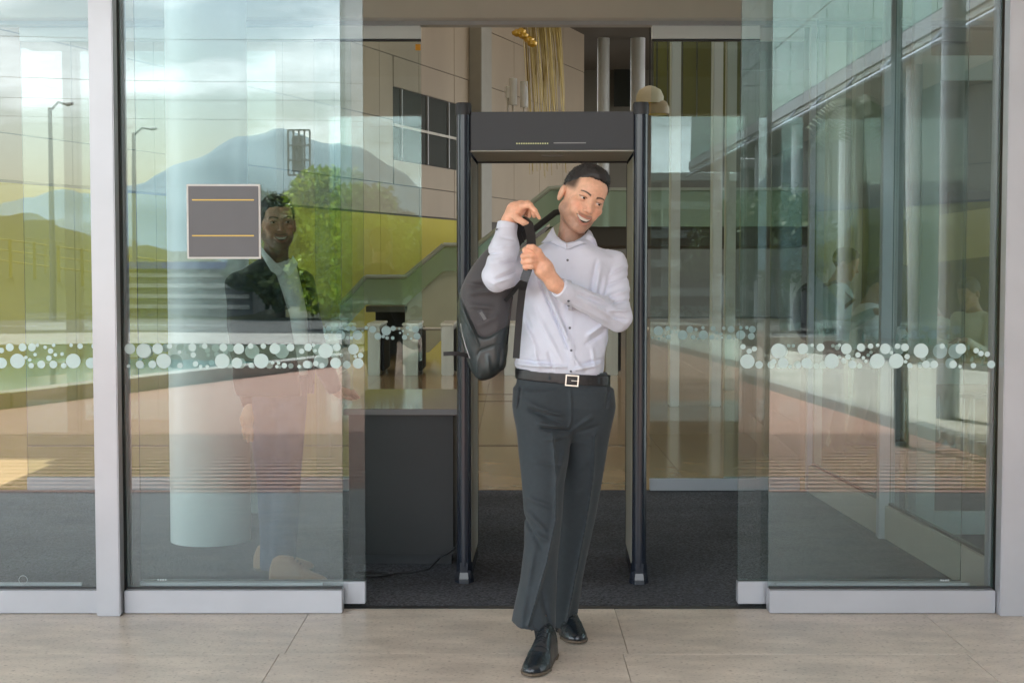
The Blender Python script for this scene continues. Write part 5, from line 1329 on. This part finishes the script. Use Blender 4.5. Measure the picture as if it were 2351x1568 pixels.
# ------------------------------------------------------------------ the backpack
M_BAG = mat('grey_nylon', (.072, .068, .072), .72, sheen=.2, var=.15, vscale=8, bump=.25, bscale=14)
M_BAG2 = mat('slate_coated_panel', (.040, .050, .052), .34, var=.1, vscale=10, bump=.06, bscale=15)
M_STRAP = mat('black_webbing', (.014, .014, .015), .6, bump=.2, bscale=260)
bp = empty('backpack', P(1110, 720, 5.55), 'grey anti-theft style backpack with slate lower panel, slung behind the raised elbow', 'backpack')
bp['label'] = 'dark grey backpack with a slate lower panel hanging behind the raised elbow'
def poly_sd(x, z, poly):
    n = len(poly); d = np.full(x.shape, 1e9); ins = np.zeros(x.shape, bool)
    for i in range(n):
        a, b = poly[i], poly[(i + 1) % n]; q, _ = segdist2(x, z, (a[0], 0, a[1]), (b[0], 0, b[1])); d = np.minimum(d, q)
        c = ((a[1] > z) != (b[1] > z)) & (x < (b[0] - a[0]) * (z - a[1]) / ((b[1] - a[1]) + 1e-12) + a[0]); ins ^= c
    d = np.sqrt(d); return np.where(ins, -d, d)
def ppoly(pts, D): return [(P(x, y, D).x, P(x, y, D).z) for x, y in pts]
BD = 5.52
def smooth_poly(pts, it=2):
    for _ in range(it):
        o_ = []
        for a, b in zip(pts, pts[1:] + pts[:1]): o_ += [(a[0] * .75 + b[0] * .25, a[1] * .75 + b[1] * .25), (a[0] * .25 + b[0] * .75, a[1] * .25 + b[1] * .75)]
        pts = o_
    return pts
outl = smooth_poly([(1150, 560), (1118, 566), (1078, 618), (1056, 660), (1051, 700), (1054, 752), (1075, 835), (1092, 868), (1106, 874), (1130, 868), (1152, 850), (1163, 838), (1165, 780), (1174, 700), (1184, 640), (1178, 590)])
Pg = ppoly(outl, BD)
fabric = ppoly([(1140, 540), (1118, 560), (1060, 640), (1058, 680), (1098, 765), (1110, 772), (1124, 770), (1168, 745), (1200, 600)], BD)
lowp = ppoly([(1098, 812), (1102, 802), (1160, 782), (1170, 900), (1096, 900)], BD)
def f_bag(x, y, z):
    d2 = poly_sd(x, z, Pg)
    # deeper towards the bottom; the far side is flat against the back
    T = np.interp(z, [P(0, 870, BD).z, P(0, 760, BD).z, P(0, 560, BD).z], [.095, .105, .060])
    w = .055; prof = np.sqrt(np.clip(1 - (1 - np.clip(-d2 / w, 0, 1)) ** 2, 0, 1))
    th = T * prof; yc = BD + .03
    dd = np.maximum(d2, (np.abs(y - yc) - th) * .6)
    dd = np.where(d2 > 0, np.sqrt(np.maximum(d2, 0) ** 2 + np.maximum(np.abs(y - yc) - .0, 0) ** 2 * .4), dd)
    fp_ = poly_sd(x, z, fabric); fr = y < yc
    dd = dd + .0045 * np.exp(-(fp_ / .003) ** 2) * fr - .004 * (fp_ > 0) * fr * np.clip(fp_ / .01, 0, 1)
    lp = poly_sd(x, z, lowp); dd = dd + .004 * np.exp(-(lp / .0028) ** 2) * fr
    for (a, b, c, e, ww, A) in ((1066, 650, 1190, 668, .012, -.008), (1080, 672, 1180, 664, .012, .008), (1078, 700, 1130, 705, .014, .004), (1075, 730, 1090, 760, .012, .004), (1100, 745, 1150, 720, .014, .004), (1060, 700, 1100, 790, .006, .004), (1098, 815, 1097, 862, .004, .005), (1120, 815, 1125, 855, .010, .004), (1150, 800, 1145, 850, .008, -.005)):
        dd = dd - fold(x, z, P(a, b, BD), P(c, e, BD), ww, A) * fr
    return dd - .0012 * wav(x, y, z, 55, .3)
pos, q = polygonize(f_bag, (-.28, 5.36, .96), (.06, 5.72, 1.58), .0042); pos = relax(pos, q, 1, .5)
cen = pos[q].mean(1); sdp = poly_sd(cen[:, 0], cen[:, 2], fabric)
me = np_mesh(pos, q, None, (sdp > 0).astype(int)); bagb = link('bag_body', me, [M_BAG, M_BAG2], smooth=True); wparent(bagb, bp)
GB = bvh(pos, q)
def ribbon(name, pts, w, m, parent, th=.003, tilt=None):
    """flat strap through points, facing the camera; w in metres (number or list)"""
    pts = [Vector(p) for p in pts]; n = len(pts); ws = w if isinstance(w, list) else [w] * n; v = []; f = []
    for i, p in enumerate(pts):
        t = (pts[min(i + 1, n - 1)] - pts[max(i - 1, 0)]).normalized(); s = t.cross(Vector((0, 1, 0)))
        if s.length < .1: s = Vector((1, 0, 0))
        s.normalize(); nn = s.cross(t).normalized()
        if tilt: s = (Matrix.Rotation(tilt, 3, t) @ s); nn = s.cross(t)
        v += [p - s * ws[i] / 2 + nn * th / 2, p + s * ws[i] / 2 + nn * th / 2, p + s * ws[i] / 2 - nn * th / 2, p - s * ws[i] / 2 - nn * th / 2]
    for i in range(n - 1):
        for k in range(4): f.append((i * 4 + k, i * 4 + (k + 1) % 4, (i + 1) * 4 + (k + 1) % 4, (i + 1) * 4 + k))
    f += [(3, 2, 1, 0), tuple((n - 1) * 4 + k for k in range(4))]
    return MB().add(v, f).build(name, m, parent, smooth=True)
# main strap: over the raised hand, through the fist, to the buckle
ribbon('shoulder_strap', [p_(1190, 560, 5.46), p_(1182, 532, 5.44), p_(1196, 516, 5.40), p_(1206, 508, 5.365), p_(1214, 516, 5.33), p_(1219, 540, 5.28), p_(1220, 565, 5.225), p_(1217, 592, 5.20), p_(1212, 620, 5.20), p_(1208, 634, 5.21)], [.05, .05, .042, .036, .034, .034, .034, .030, .030, .028], M_STRAP, bp, .006)
ribbon('shoulder_strap', [p_(1180, 516, 5.43), p_(1196, 522, 5.44), p_(1190, 540, 5.46), p_(1176, 566, 5.48), p_(1165, 590, 5.50)], [.05, .06, .06, .05, .05], M_STRAP, bp, .006)
ribbon('lower_strap', [p_(1212, 612, 5.215), p_(1205, 640, 5.24), p_(1199, 665, 5.33), p_(1193, 720, 5.37), p_(1188, 780, 5.375), p_(1185, 822, 5.375)], [.022, .028, .028, .027, .026, .026], M_STRAP, bp)
ribbon('webbing', [p_(1206, 636, 5.23), p_(1190, 655, 5.32), p_(1172, 678, 5.42), p_(1160, 690, 5.46)], .016, M_STRAP, bp)
o = MB().box(-.016, .016, -.006, .006, -.022, .022).build('strap_buckle', M_BLACK, None, .003); o.location = p_(1207, 632, 5.20); o.rotation_euler = (0, R(18), 0); wparent(o, bp)
ribbon('side_strap', [p_(1082, 818, 5.50), p_(1060, 813, 5.47), p_(1040, 811, 5.46), p_(1018, 812, 5.46)], .016, M_STRAP, bp)
c, nn = onto(GB, 1109, 725, .004)
o = MB().box(-.011, .011, -.006, .004, -.025, .025).build('charging_port', M_BLACK, None, .003); o.location = c; o.rotation_euler = (0, R(-32), 0); wparent(o, bp)
o2 = MB().box(-.006, .006, -.0085, -.0062, -.017, .017).build('port_cover', mat('port_grey', (.12, .125, .13), .5)); o2.location = c; o2.rotation_euler = (0, R(-32), 0); wparent(o2, o)
MB().tube([onto(GB, x, y, .0008)[0] for x, y in ((1058, 742), (1064, 775), (1071, 800), (1079, 822))], .0016, 6).build('reflective_piping', mat('piping', (.5, .5, .5), .4), bp, smooth=True)
MB().tube([onto(GB, x, y, .0012)[0] for x, y in ((1177, 680), (1172, 720), (1166, 765), (1163, 790))], .0022, 6).build('zip', M_BLACK, bp, smooth=True)
# ------------------------------------------------------------------ walk-through metal detector
DN = 6.5; A0 = P(1048, 620, DN); A1 = P(1486, 620, DN)
dcx = (A0.x + A1.x) / 2; hwid = (A1.x - A0.x) / 2
md = empty('metal_detector', (dcx, DN, 0.004), 'black walk-through metal detector frame that the man has just passed', 'metal detector', None, R(-1.7))
def dbox(name, x0, x1, y0, y1, z0, z1, m, par=None, bevel=0):
    o = MB().box(x0, x1, y0, y1, z0, z1).build(name, m, None, bevel); o.parent = par or md; return o
M_DGREY = mat('detector_header', (.022, .025, .030), .5, var=.08, vscale=6, bump=.03, bscale=200); M_DBEIGE = mat('detector_inner_panel', (.33, .32, .28), .5, var=.05)
Zt = 2.205; tr = .033
for s in (-1, 1):
    xt = s * (hwid - tr)
    o = MB().lathe([(tr, .075), (tr, Zt - .055)], (xt, 0, 0), 28).build('tube', M_BLACK, smooth=True); o.parent = md
    o = MB().lathe([(tr + .003, Zt - .0545), (tr + .004, Zt - .01), (tr, Zt), (.005, Zt + .002)], (xt, 0, 0), 28).build('cap', M_BLACKM, smooth=True); o.parent = md
    o = MB().lathe([(tr + .012, .0), (tr + .010, .02), (tr + .004, .05), (tr + .003, .095)], (xt, 0, 0), 6).build('foot', M_BLACK); o.parent = md
    o = MB().prism([(-.03, 0), (.6, 0), (.6, .045), (.05, .075), (-.03, .06)], xt - s * .015 - .016, xt - s * .015 + .016, 'x').build('base_shoe', M_BLACK, None, .003); o.parent = md
    o = MB().lathe([(tr, .075), (tr, Zt - .055)], (xt, .6, 0), 20).build('rear_tube', M_BLACK, smooth=True); o.parent = md
    xi = s * (hwid - 2 * tr)
    dbox('side_panel', min(xi, xi + s * .03), max(xi, xi + s * .03), .034, .566, .076, Zt - .24, M_DBEIGE)
    dbox('edge_strip', min(xi - s * .0025, xi + s * .03), max(xi - s * .0025, xi + s * .03), .5665, .585, .076, Zt - .24, M_BLACKM)
    dbox('front_strip', min(xi - s * .001, xi + s * .02), max(xi - s * .001, xi + s * .02), .018, .0335, .076, Zt - .24, M_DBEIGE)
xi = hwid - 2 * tr
hz0 = P(0, 347, DN).z - .004; hz1 = P(0, 259, DN).z
dbox('header', -xi, xi, -.012, .60, hz0 + .004, hz1, M_DGREY, None, .004)
dbox('header_underside', -xi, xi, -.008, .59, hz0 - .002, hz0 + .0035, M_DBEIGE)
dbox('underside_edge', -xi, xi, .5905, .602, hz0 - .010, hz0 + .0036, M_BLACKM)
M_LED = mat('lit_led', (.4, .4, .2), .4, emit=((.75, .8, .35), .12)); M_LEDG = mat('grey_print', (.28, .28, .28), .5)
_led = MB().box(-.0028, .0028, -.0035, 0, -.0028, .0028).mesh(); _led.materials.append(M_LED)
for k in range(14):
    o = link('led', _led); c = P(1187 + k * 5.4, 330, DN); o.location = (c.x - dcx, -.0122, c.z - .004); o.parent = md
a = P(1271, 329, DN); b = P(1345, 329, DN); dbox('printed_line', a.x - dcx, b.x - dcx, -.0145, -.0122, a.z - .006, a.z - .0015, M_LEDG)
MB().box(-.05, .05, .2, .28, hz0 - .006, hz0 - .0021).build('sensor_plate', M_LEDG).parent = md
# ------------------------------------------------------------------ desk
DF = 6.86
ax0, ax1 = P(788, 620, DF).x, P(1051, 620, DF).x
dk = empty('desk', ((ax0 + ax1) / 2, DF, .004), 'black security desk with a glossy dark top beside the metal detector', 'desk')
ztop = P(0, 937, DF).z
M_DTOP = mat('desk_top', (.035, .038, .034), .10, spec=.7); M_DESK = mat('desk_laminate', (.008, .0085, .0095), .5, var=.3, vscale=4, bump=.03, bscale=30)
bx('desk_top', ax0, ax1, DF - .03, DF + 1.12, ztop - .030, ztop, M_DTOP, dk, .003)
bx('top_edge', ax0 + .002, ax1 - .002, DF - .0335, DF - .0305, ztop - .028, ztop - .003, mat('desk_edge', (.12, .12, .125), .4), dk)
bx('front_panel', ax0 + .02, ax1 - .025, DF + .02, DF + .045, .055, ztop - .0305, M_DESK, dk, .002)
bx('side_panel', ax0 + .02, ax0 + .045, DF + .0455, DF + 1.08, .055, ztop - .0305, M_DESK, dk); bx('side_panel', ax1 - .05, ax1 - .025, DF + .0455, DF + 1.08, .055, ztop - .0305, M_DESK, dk)
bx('plinth', ax0 + .03, ax1 - .035, DF + .05, DF + 1.05, .004, .0545, M_BLACKM, dk)
bx('drawer_unit', ax0 + .05, ax0 + .32, DF + .06, DF + .9, .30, ztop - .04, M_DESK, dk)
cb = empty('cable', P(940, 1310, 6.7), 'thin dark cable looping on the carpet from the desk to the metal detector', 'cable')
pts = [(1050, 1250), (1035, 1262), (1015, 1283), (985, 1298), (950, 1308), (915, 1313), (880, 1311)]
MB().tube([P(1048, 1253, 6.55), P(1032, 1268, 6.6), G(1012, 1300) + Vector((0, -.02, .05)), G(985, 1312) + Vector((0, 0, .014)), G(945, 1318) + Vector((0, 0, .010)), G(905, 1320) + Vector((0, 0, .010)), G(870, 1324) + Vector((0, 0, .010)), G(838, 1322) + Vector((0, 0, .010))], .0045, 8).build('lead', M_BLACKM, cb, smooth=True)
for k in range(3): 
    c = G(862 - k * 4, 1322 + k * 3); MB().tube([c + Vector((.085 * math.cos(t), .05 * math.sin(t), .012 + k * .006)) for t in np.linspace(0, 6.2, 16)], .004, 6).build('coil', M_BLACKM, cb, smooth=True)
# ------------------------------------------------------------------ grey-green pedestal panel behind the security man
a = P(566, 932, 8.35); b = P(603, 1180, 8.35)
pz = empty('access_pedestal', ((a.x + b.x) / 2, 8.35, 0), 'narrow grey green access pedestal with a blue side left of the security man', 'pedestal')
bx('face', a.x, b.x, 8.35, 8.40, .006, 1.0, mat('pedestal_green', (.13, .19, .18), .4), pz, .004); bx('side', b.x + .001, b.x + .02, 8.352, 8.9, .006, .98, mat('pedestal_blue', (.02, .08, .18), .5), pz); bx('back_edge', a.x - .02, a.x - .001, 8.36, 8.9, .006, .99, M_BLACKM, pz)

# ------------------------------------------------------------------ security man behind the left glass
GD = 6.62
gm_ = empty('person', (P(640, 0, GD).x, GD, 0), 'smiling bearded man in a dark blazer behind the left glass', 'person')
gH = P(636, 512, GD); gR = rot(R(20), R(-2), R(0)); gS = 1.06; GSK = (.62, .36, .24)
gnb = P(632, 612, GD + .03)
def f_gh(x, y, z):
    lx, ly, lz = head_local(x, y, z, gH, gR, gS); d = head_sdf(lx, ly, lz) * gS
    return smin(d, cone(x, y, z, Vector(gH) + gR @ Vector((0, .02, -.06)), gnb, .055, .060), .018)
pos, q = polygonize(f_gh, np.array(gH) - np.array([.16, .18, .28]), np.array(gH) + .17, .003)
lx, ly, lz = head_local(pos[:, 0], pos[:, 1], pos[:, 2], gH, gR, gS)
parts = [(pos, q, face_colour(lx, ly, lz, GSK, beard=.85, fade=.9))]
def sk2(pos): return np.tile(np.array(GSK), (len(pos), 1))
def hanging_hand(w, D, side=1):
    x0, y0 = w; q_ = lambda dx, dy, dd=0: P(x0 + dx, y0 + dy, D + dd)
    palm = [q_(0, -25), q_(0, 0), q_(-2, 22), q_(-3, 34)]
    fs = [([q_(-12, 36), q_(-15, 56), q_(-13, 72)], [.010, .009, .007]), ([q_(-4, 38), q_(-6, 62), q_(-5, 80)], [.0105, .0092, .007]), ([q_(4, 37), q_(4, 60), q_(3, 78)], [.010, .009, .007]), ([q_(10, 33, .01), q_(12, 52, .01), q_(11, 66, .01)], [.0095, .008, .0065]), ([q_(-10, 8, -.01), q_(-19, 26, -.02), q_(-18, 42, -.02)], [.014, .011, .008])]
    return palm, [.022, .024, .034, .028], fs
palm, pr, fs_ = hanging_hand((575, 933), 6.56); lo, hi = bbox([p for p in palm] + [p for f in fs_ for p in f[0]], .045)
pos, q = polygonize(lambda x, y, z: hand_sdf(x, y, z, palm, pr, fs_), lo, hi, .003); parts.append((pos, q, sk2(pos)))
hd = lambda x, y, D: P(x, y, D)
rp = [hd(768, 896, 6.92), hd(782, 901, 6.93), hd(797, 902, 6.94)]; rfs = [([hd(796, 902, 6.93), hd(811, 899, 6.93), hd(822, 910, 6.93)], [.012, .010, .008]), ([hd(797, 904, 6.96), hd(813, 903, 6.97), hd(824, 912, 6.97)], [.012, .010, .008]), ([hd(796, 907, 6.99), hd(810, 907, 7.0), hd(819, 914, 7.0)], [.012, .010, .008]), ([hd(794, 909, 7.01), hd(806, 910, 7.02), hd(813, 915, 7.02)], [.011, .009, .007]), ([hd(786, 906, 6.90), hd(797, 912, 6.89), hd(808, 916, 6.89)], [.012, .010, .008])]
lo, hi = bbox(rp + [p for f in rfs for p in f[0]], .045); pos, q = polygonize(lambda x, y, z: hand_sdf(x, y, z, rp, [.022, .025, .024], rfs), lo, hi, .003); parts.append((pos, q, sk2(pos)))
gu = lambda x, y, z: smin(smin(ell(x, y, z, P(620, 760, GD), (.15, .09, .28)), chain(x, y, z, [P(610, 950, GD), P(620, 1120, GD), P(625, 1300, GD)], [.07, .05, .035]), .05), chain(x, y, z, [P(655, 950, GD), P(650, 1120, GD), P(640, 1300, GD)], [.07, .05, .035]), .04)
pos, q = polygonize(gu, (-1.4, 6.2, .03), (-.8, 7.1, 1.6), .012); parts.append((pos, q, sk2(pos)))
gb = link('body', assemble(parts), M_SKIN, smooth=True); wparent(gb, gm_)
make_head_extras(gm_, gH, gR, gS, (.1, .0), 'long', nst=3000)
M_JKT = mat('navy_blazer', (.010, .016, .020), .85, sheen=.2, bump=.2, bscale=14); M_GSH = mat('pale_shirt', (.78, .83, .84), .7, bump=.15, bscale=20); M_JEAN = mat('blue_jeans', (.035, .06, .115), .85, var=.35, vscale=20, bump=.2, bscale=20)
jr = px_rows([(590, 600, 665, .07, GD + .03), (606, 575, 680, .09, GD + .02), (625, 550, 692, .11, GD), (660, 528, 704, .125, GD), (720, 526, 712, .13, GD), (800, 532, 716, .125, GD), (860, 536, 722, .13, GD), (905, 545, 722, .135, GD)], GD)
gRS, gRE, gRW = P(548, 655, GD), P(556, 800, GD + .02), P(577, 930, 6.57); gLS, gLE, gLW = P(692, 650, GD + .05), P(722, 795, GD + .12), P(768, 892, 6.92)
lap = ppoly([(598, 566), (640, 585), (676, 598), (700, 680), (710, 760), (712, 850), (708, 910), (688, 910), (680, 830), (662, 720), (636, 640)], GD - .12)
def f_jk(x, y, z):
    d = column(x, y, z, jr, 2.3); d = smin(d, ell(x, y, z, gRS + Vector((.02, 0, -.01)), (.07, .07, .065)), .03); d = smin(d, ell(x, y, z, gLS + Vector((-.02, 0, -.01)), (.07, .07, .065)), .03)
    ar = smin(cone(x, y, z, gRS, gRE, .066, .055), cone(x, y, z, gRE, gRW, .055, .042), .02); al = smin(cone(x, y, z, gLS, gLE, .064, .054), cone(x, y, z, gLE, gLW, .054, .040), .02)
    d = smin(d, smin(ar, al, .01) - .003 * wav(x, y, z, 45), .012); d = d - .003 * wav(x, y, z, 24, 2)
    d = np.maximum(d, -np.maximum(poly_sd(x, z, lap) * .9, y - (GD + .02)))
    v = (gRW - gRE).normalized(); cl = (x - gRW.x) * v.x + (y - gRW.y) * v.y + (z - gRW.z) * v.z
    d = np.where((x < P(600, 0, GD).x) & (z < P(0, 880, GD).z), np.maximum(d, cl), d)
    v = (gLW - gLE).normalized(); cl = (x - gLW.x) * v.x + (y - gLW.y) * v.y + (z - gLW.z) * v.z
    return np.where(x > P(735, 0, GD).x, np.maximum(d, cl), np.maximum(d, -cone(x, y, z, gnb, P(636, 560, GD), .06, .085)))
jk, jp, jq = garment('jacket', f_jk, (-1.45, 6.3, .70), (-.68, 7.05, 1.58), .006, M_JKT, gm_, 1)
sr = px_rows([(592, 612, 665, .062, GD + .02), (610, 585, 680, .08, GD + .01), (640, 560, 688, .10, GD), (720, 560, 705, .108, GD), (860, 566, 706, .108, GD)], GD)
gs_, gsp, gsq = garment('shirt', lambda x, y, z: np.maximum(column(x, y, z, sr, 2.3) - .002 * wav(x, y, z, 40), -cone(x, y, z, gnb + Vector((0, -.03, .02)), P(638, 560, GD - .02), .056, .075)), (-1.4, 6.4, .95), (-.8, 6.85, 1.56), .005, M_GSH, gm_, 1)
def wing2(inner, outer, m, par):
    n = len(inner); v = []; f = []
    for a, b in zip(inner, outer): v += [P(*a), P(*a).lerp(P(*b), .5) + Vector((0, -.006, 0)), P(*b)]
    k = len(v); v += [p + Vector((0, .005, 0)) for p in v]
    for i in range(n - 1):
        for j in range(2): f += [(i * 3 + j, i * 3 + j + 1, (i + 1) * 3 + j + 1, (i + 1) * 3 + j), (k + i * 3 + j, k + (i + 1) * 3 + j, k + (i + 1) * 3 + j + 1, k + i * 3 + j + 1)]
    return MB().add(v, f).build('collar', m, par, smooth=True)
g_ = GD
wing2([(600, 566, g_), (612, 582, g_ - .05), (630, 600, g_ - .09), (648, 618, g_ - .11)], [(600, 584, g_ - .02), (610, 602, g_ - .09), (622, 622, g_ - .14), (641, 634, g_ - .15)], M_GSH, gs_)
wing2([(648, 618, g_ - .11), (660, 606, g_ - .09), (668, 596, g_ - .06), (672, 586, g_ - .03)], [(664, 634, g_ - .15), (672, 626, g_ - .14), (680, 614, g_ - .10), (684, 604, g_ - .05)], M_GSH, gs_)
jl = px_rows([(860, 566, 650, .11, GD), (950, 572, 652, .10, GD), (1100, 590, 655, .085, GD), (1250, 598, 652, .08, GD), (1318, 598, 650, .08, GD)]); jr2 = px_rows([(860, 620, 708, .11, GD + .02), (950, 626, 702, .10, GD), (1100, 625, 690, .085, GD - .02), (1250, 620, 680, .08, GD - .05), (1312, 618, 678, .08, GD - .05)])
garment('jeans', lambda x, y, z: smin(column(x, y, z, jl, 2.1), column(x, y, z, jr2, 2.1), .02) - .003 * wav(x, y, z, 30), (-1.4, 6.35, .04), (-.8, 6.9, 1.05), .007, M_JEAN, gm_, 1)
M_TAN = mat('tan_shoe_leather', (.34, .17, .09), .5, var=.15)
h1 = P(620, 1340, 6.50); shoe((h1.x, 6.50, .004), (h1.x + .28, 6.40, .004), gm_, M_TAN, h=.005)
h2 = P(583, 1300, 6.78); shoe((h2.x, 6.78, .004), (h2.x + .28, 6.74, .004), gm_, M_TAN, h=.005)

# ------------------------------------------------------------------ dim people in the cafe behind the right glazing
def simple_person(px, pyt, D, facing, shirt_c, trous_c, label, seated=False, hairc=None, lean=0.1, arm=(.25, -.25), pack=False, nm='a'):
    top = P(px, pyt, D); H = top.z if not seated else top.z; u = Vector((math.sin(facing), -math.cos(facing), 0)); w = Vector((-u.y, u.x, 0))
    e = empty('person', (top.x, D, 0), label, 'person'); hs = 1.0
    hc = Vector((top.x, D, H - .115)); Rm = rot(facing, 0, R(18))
    hip = Vector((top.x, D, 0)) - u * lean; hip.z = (H * .52 if not seated else .56)
    sh = Vector((hc.x, hc.y, 0)) - u * .07; sh.z = H - .33
    nb = sh + Vector((0, 0, .06))
    SKb = (.34, .2, .13)
    if seated: kn = [hip + u * .42 + w * s * .1 + Vector((0, 0, -.02)) for s in (-1, 1)]; ft = [k_ + Vector((0, 0, -.44)) for k_ in kn]
    else: kn = [hip + w * s * .09 + u * .03 * s + Vector((0, 0, -hip.z * .5)) for s in (-1, 1)]; ft = [hip + w * s * .1 - u * .02 + u * .08 * s + Vector((0, 0, -hip.z + .07)) for s in (-1, 1)]
    shl = [sh + w * s * .17 for s in (-1, 1)]; el = [s_ + u * .04 + Vector((0, 0, -.28)) for s_ in shl]; wr = [e_ + u * arm[0] + Vector((0, 0, -arm[1] - .12)) for e_ in el]
    def fb(x, y, z):
        lx, ly, lz = head_local(x, y, z, hc, Rm, hs); d = head_sdf(lx, ly, lz, False)
        d = smin(d, cone(x, y, z, hc + Vector((0, 0, -.06)) - u * .02, nb, .052, .06), .02)
        for s in (0, 1):
            d = smin(d, chain(x, y, z, [shl[s], el[s], wr[s], wr[s] + u * .09], [.038, .030, .022, .024]), .015)
            for k in range(4): d = smin(d, cone(x, y, z, wr[s] + u * .08, wr[s] + u * .15 + w * (k - 1.5) * .02 + Vector((0, 0, -.02)), .012, .008), .004)
            d = smin(d, cone(x, y, z, wr[s] + u * .04, wr[s] + u * .09 + w * .04 * (1 - 2 * s), .013, .009), .006)
            d = smin(d, chain(x, y, z, [hip, kn[s], ft[s]], [.06, .045, .035]), .02)
        return smin(d, cone(x, y, z, hip, sh, .08, .09), .03)
    al = [hc, hip] + kn + ft + wr; lo, hi = bbox(al, .22); lo[2] = max(lo[2], -.01)
    pos, q = polygonize(fb, lo, hi, .0085); lx, ly, lz = head_local(pos[:, 0], pos[:, 1], pos[:, 2], hc, Rm, hs)
    b = link('body', np_mesh(pos, q, np.tile(np.array(SKb), (len(pos), 1))), M_SKIN, smooth=True); wparent(b, e)
    def fsx(x, y, z):
        d = smin(cone(x, y, z, hip + Vector((0, 0, .02)), sh + Vector((0, 0, -.05)), .125, .13), cone(x, y, z, shl[0], shl[1], .062, .062), .05)
        for s in (0, 1): d = smin(d, chain(x, y, z, [shl[s], el[s], el[s].lerp(wr[s], .9)], [.058, .048, .036]), .02)
        return np.maximum(d - .003 * wav(x, y, z, 30), z - sh.z - .075)
    garment('shirt', fsx, lo, hi, .011, mat('shirt_' + nm, shirt_c, .8), e, 1)
    def ftx(x, y, z):
        d = cone(x, y, z, hip + Vector((0, 0, .03)), hip, .12, .12)
        for s in (0, 1): d = smin(d, chain(x, y, z, [hip + w * (2 * s - 1) * .07, kn[s], ft[s]], [.085, .07, .055]), .03)
        return d
    garment('trousers', ftx, lo, hi, .012, mat('trousers_' + nm, trous_c, .85), e, 1)
    def fhx(x, y, z): lx, ly, lz = head_local(x, y, z, hc, Rm, hs); return hair_sdf(lx, ly, lz, 'long')
    garment('hair', fhx, np.array(hc) - .16, np.array(hc) + .16, .006, mat('hair_' + nm, hairc or (.02, .015, .012), .5), e, 1)
    for s in (0, 1):
        a = ft[s] - u * .08; shoe((a.x, a.y, max(.0, ft[s].z - .08) if seated else 0), a + u * .29, e, M_SHOE, h=.009)
    if pack:
        c = sh - u * .2 + Vector((0, 0, -.16)); pk = empty('backpack', c, 'dark backpack on the standing man behind the right glazing', 'backpack')
        garment('bag_body', lambda x, y, z: ell(x, y, z, c, (.13, .15, .23)), np.array(c) - .28, np.array(c) + .28, .012, mat('dim_pack', (.03, .03, .035), .7), pk, 1)
        for s in (-1, 1): MB().tube([c + w * s * .1 + Vector((0, 0, .18)), sh + w * s * .11 + Vector((0, 0, .075)), sh + w * s * .11 + u * .13 - Vector((0, 0, .06)), c + w * s * .1 + u * .1 - Vector((0, 0, .12))], .018, 6).build('strap', M_BLACKM, pk, smooth=True)
    return e
simple_person(1942, 571, 10.9, R(75), (.34, .44, .42), (.03, .04, .06), 'standing man with a backpack seen in profile behind the right glazing', pack=True, nm='sage')
simple_person(2016, 622, 11.6, R(80), (.75, .77, .78), (.03, .03, .035), 'dark haired person in a white top behind the first pale post at right', hairc=(.03, .02, .012), nm='white')
simple_person(2130, 655, 11.9, R(-80), (.45, .5, .42), (.05, .05, .05), 'seated person with grey green top between the two pale posts at right', seated=True, hairc=(.16, .15, .13), nm='greyish')
simple_person(2225, 640, 11.4, R(-60), (.6, .57, .46), (.05, .04, .04), 'seated person in a pale sleeveless top nearest the right mullion', seated=True, hairc=(.02, .015, .012), nm='cream')
tb = empty('cafe_table', (P(2120, 0, 11.5).x, 11.6, 0), 'small round table with glasses among the people behind the right glazing', 'table')
c = Vector((P(2105, 0, 11.5).x, 11.5, 0)); MB().lathe([(.38, .84), (.39, .855), (.38, .87)], c, 32).build('table_top', M_WHITE, tb, smooth=False); MB().lathe([(.03, .03), (.03, .8395)], c, 12).build('stem', M_ALU_D, tb, smooth=True); MB().lathe([(.22, 0), (.2, .029)], c, 24).build('foot', M_ALU_D, tb)
for k, (px, D) in enumerate(((2085, 11.4), (2110, 11.55), (2060, 11.5))):
    c2 = Vector((P(px, 0, D).x, D, .8705)); o = MB().lathe([(.028, 0), (.004, .006), (.004, .07), (.03, .11), (.028, .16), (.026, .16), (.027, .11), (.002, .075)], c2, 14).build('drinking_glass', M_GLASS_I, smooth=True)
    tag(o, 'stemmed glass on the round cafe table, %s of the three' % ('middle', 'rightmost', 'leftmost')[k], 'glass', 'glasses on the cafe table')
# chairs for the seated pair
def chair(cx_, cy_, fa, label):
    e = empty('chair', (cx_, cy_, 0), label, 'chair', 'cafe chairs', fa)
    def ad(o): o.parent = e
    ad(MB().box(-.21, .21, -.21, .21, .43, .46).build('seat', M_BLACKM, None, .01)); ad(MB().box(-.21, .21, .19, .22, .5, .86).build('backrest', M_BLACKM, None, .01))
    for sx in (-1, 1):
        for sy in (-1, 1): ad(MB().tube([(sx * .18, sy * .18, 0), (sx * .18, sy * .18, .43)], .014, 8).build('leg', M_ALU_D, smooth=True))
for (px, D, fa, l) in ((2130, 11.9, R(-80), 'chair under the seated person in the grey green top'), (2225, 11.4, R(-60), 'chair under the seated person in the pale sleeveless top')):
    u = Vector((math.sin(fa), -math.cos(fa), 0)); p0 = Vector((P(px, 0, D).x, D, 0)) - u * .1; chair(p0.x, p0.y, fa, l)
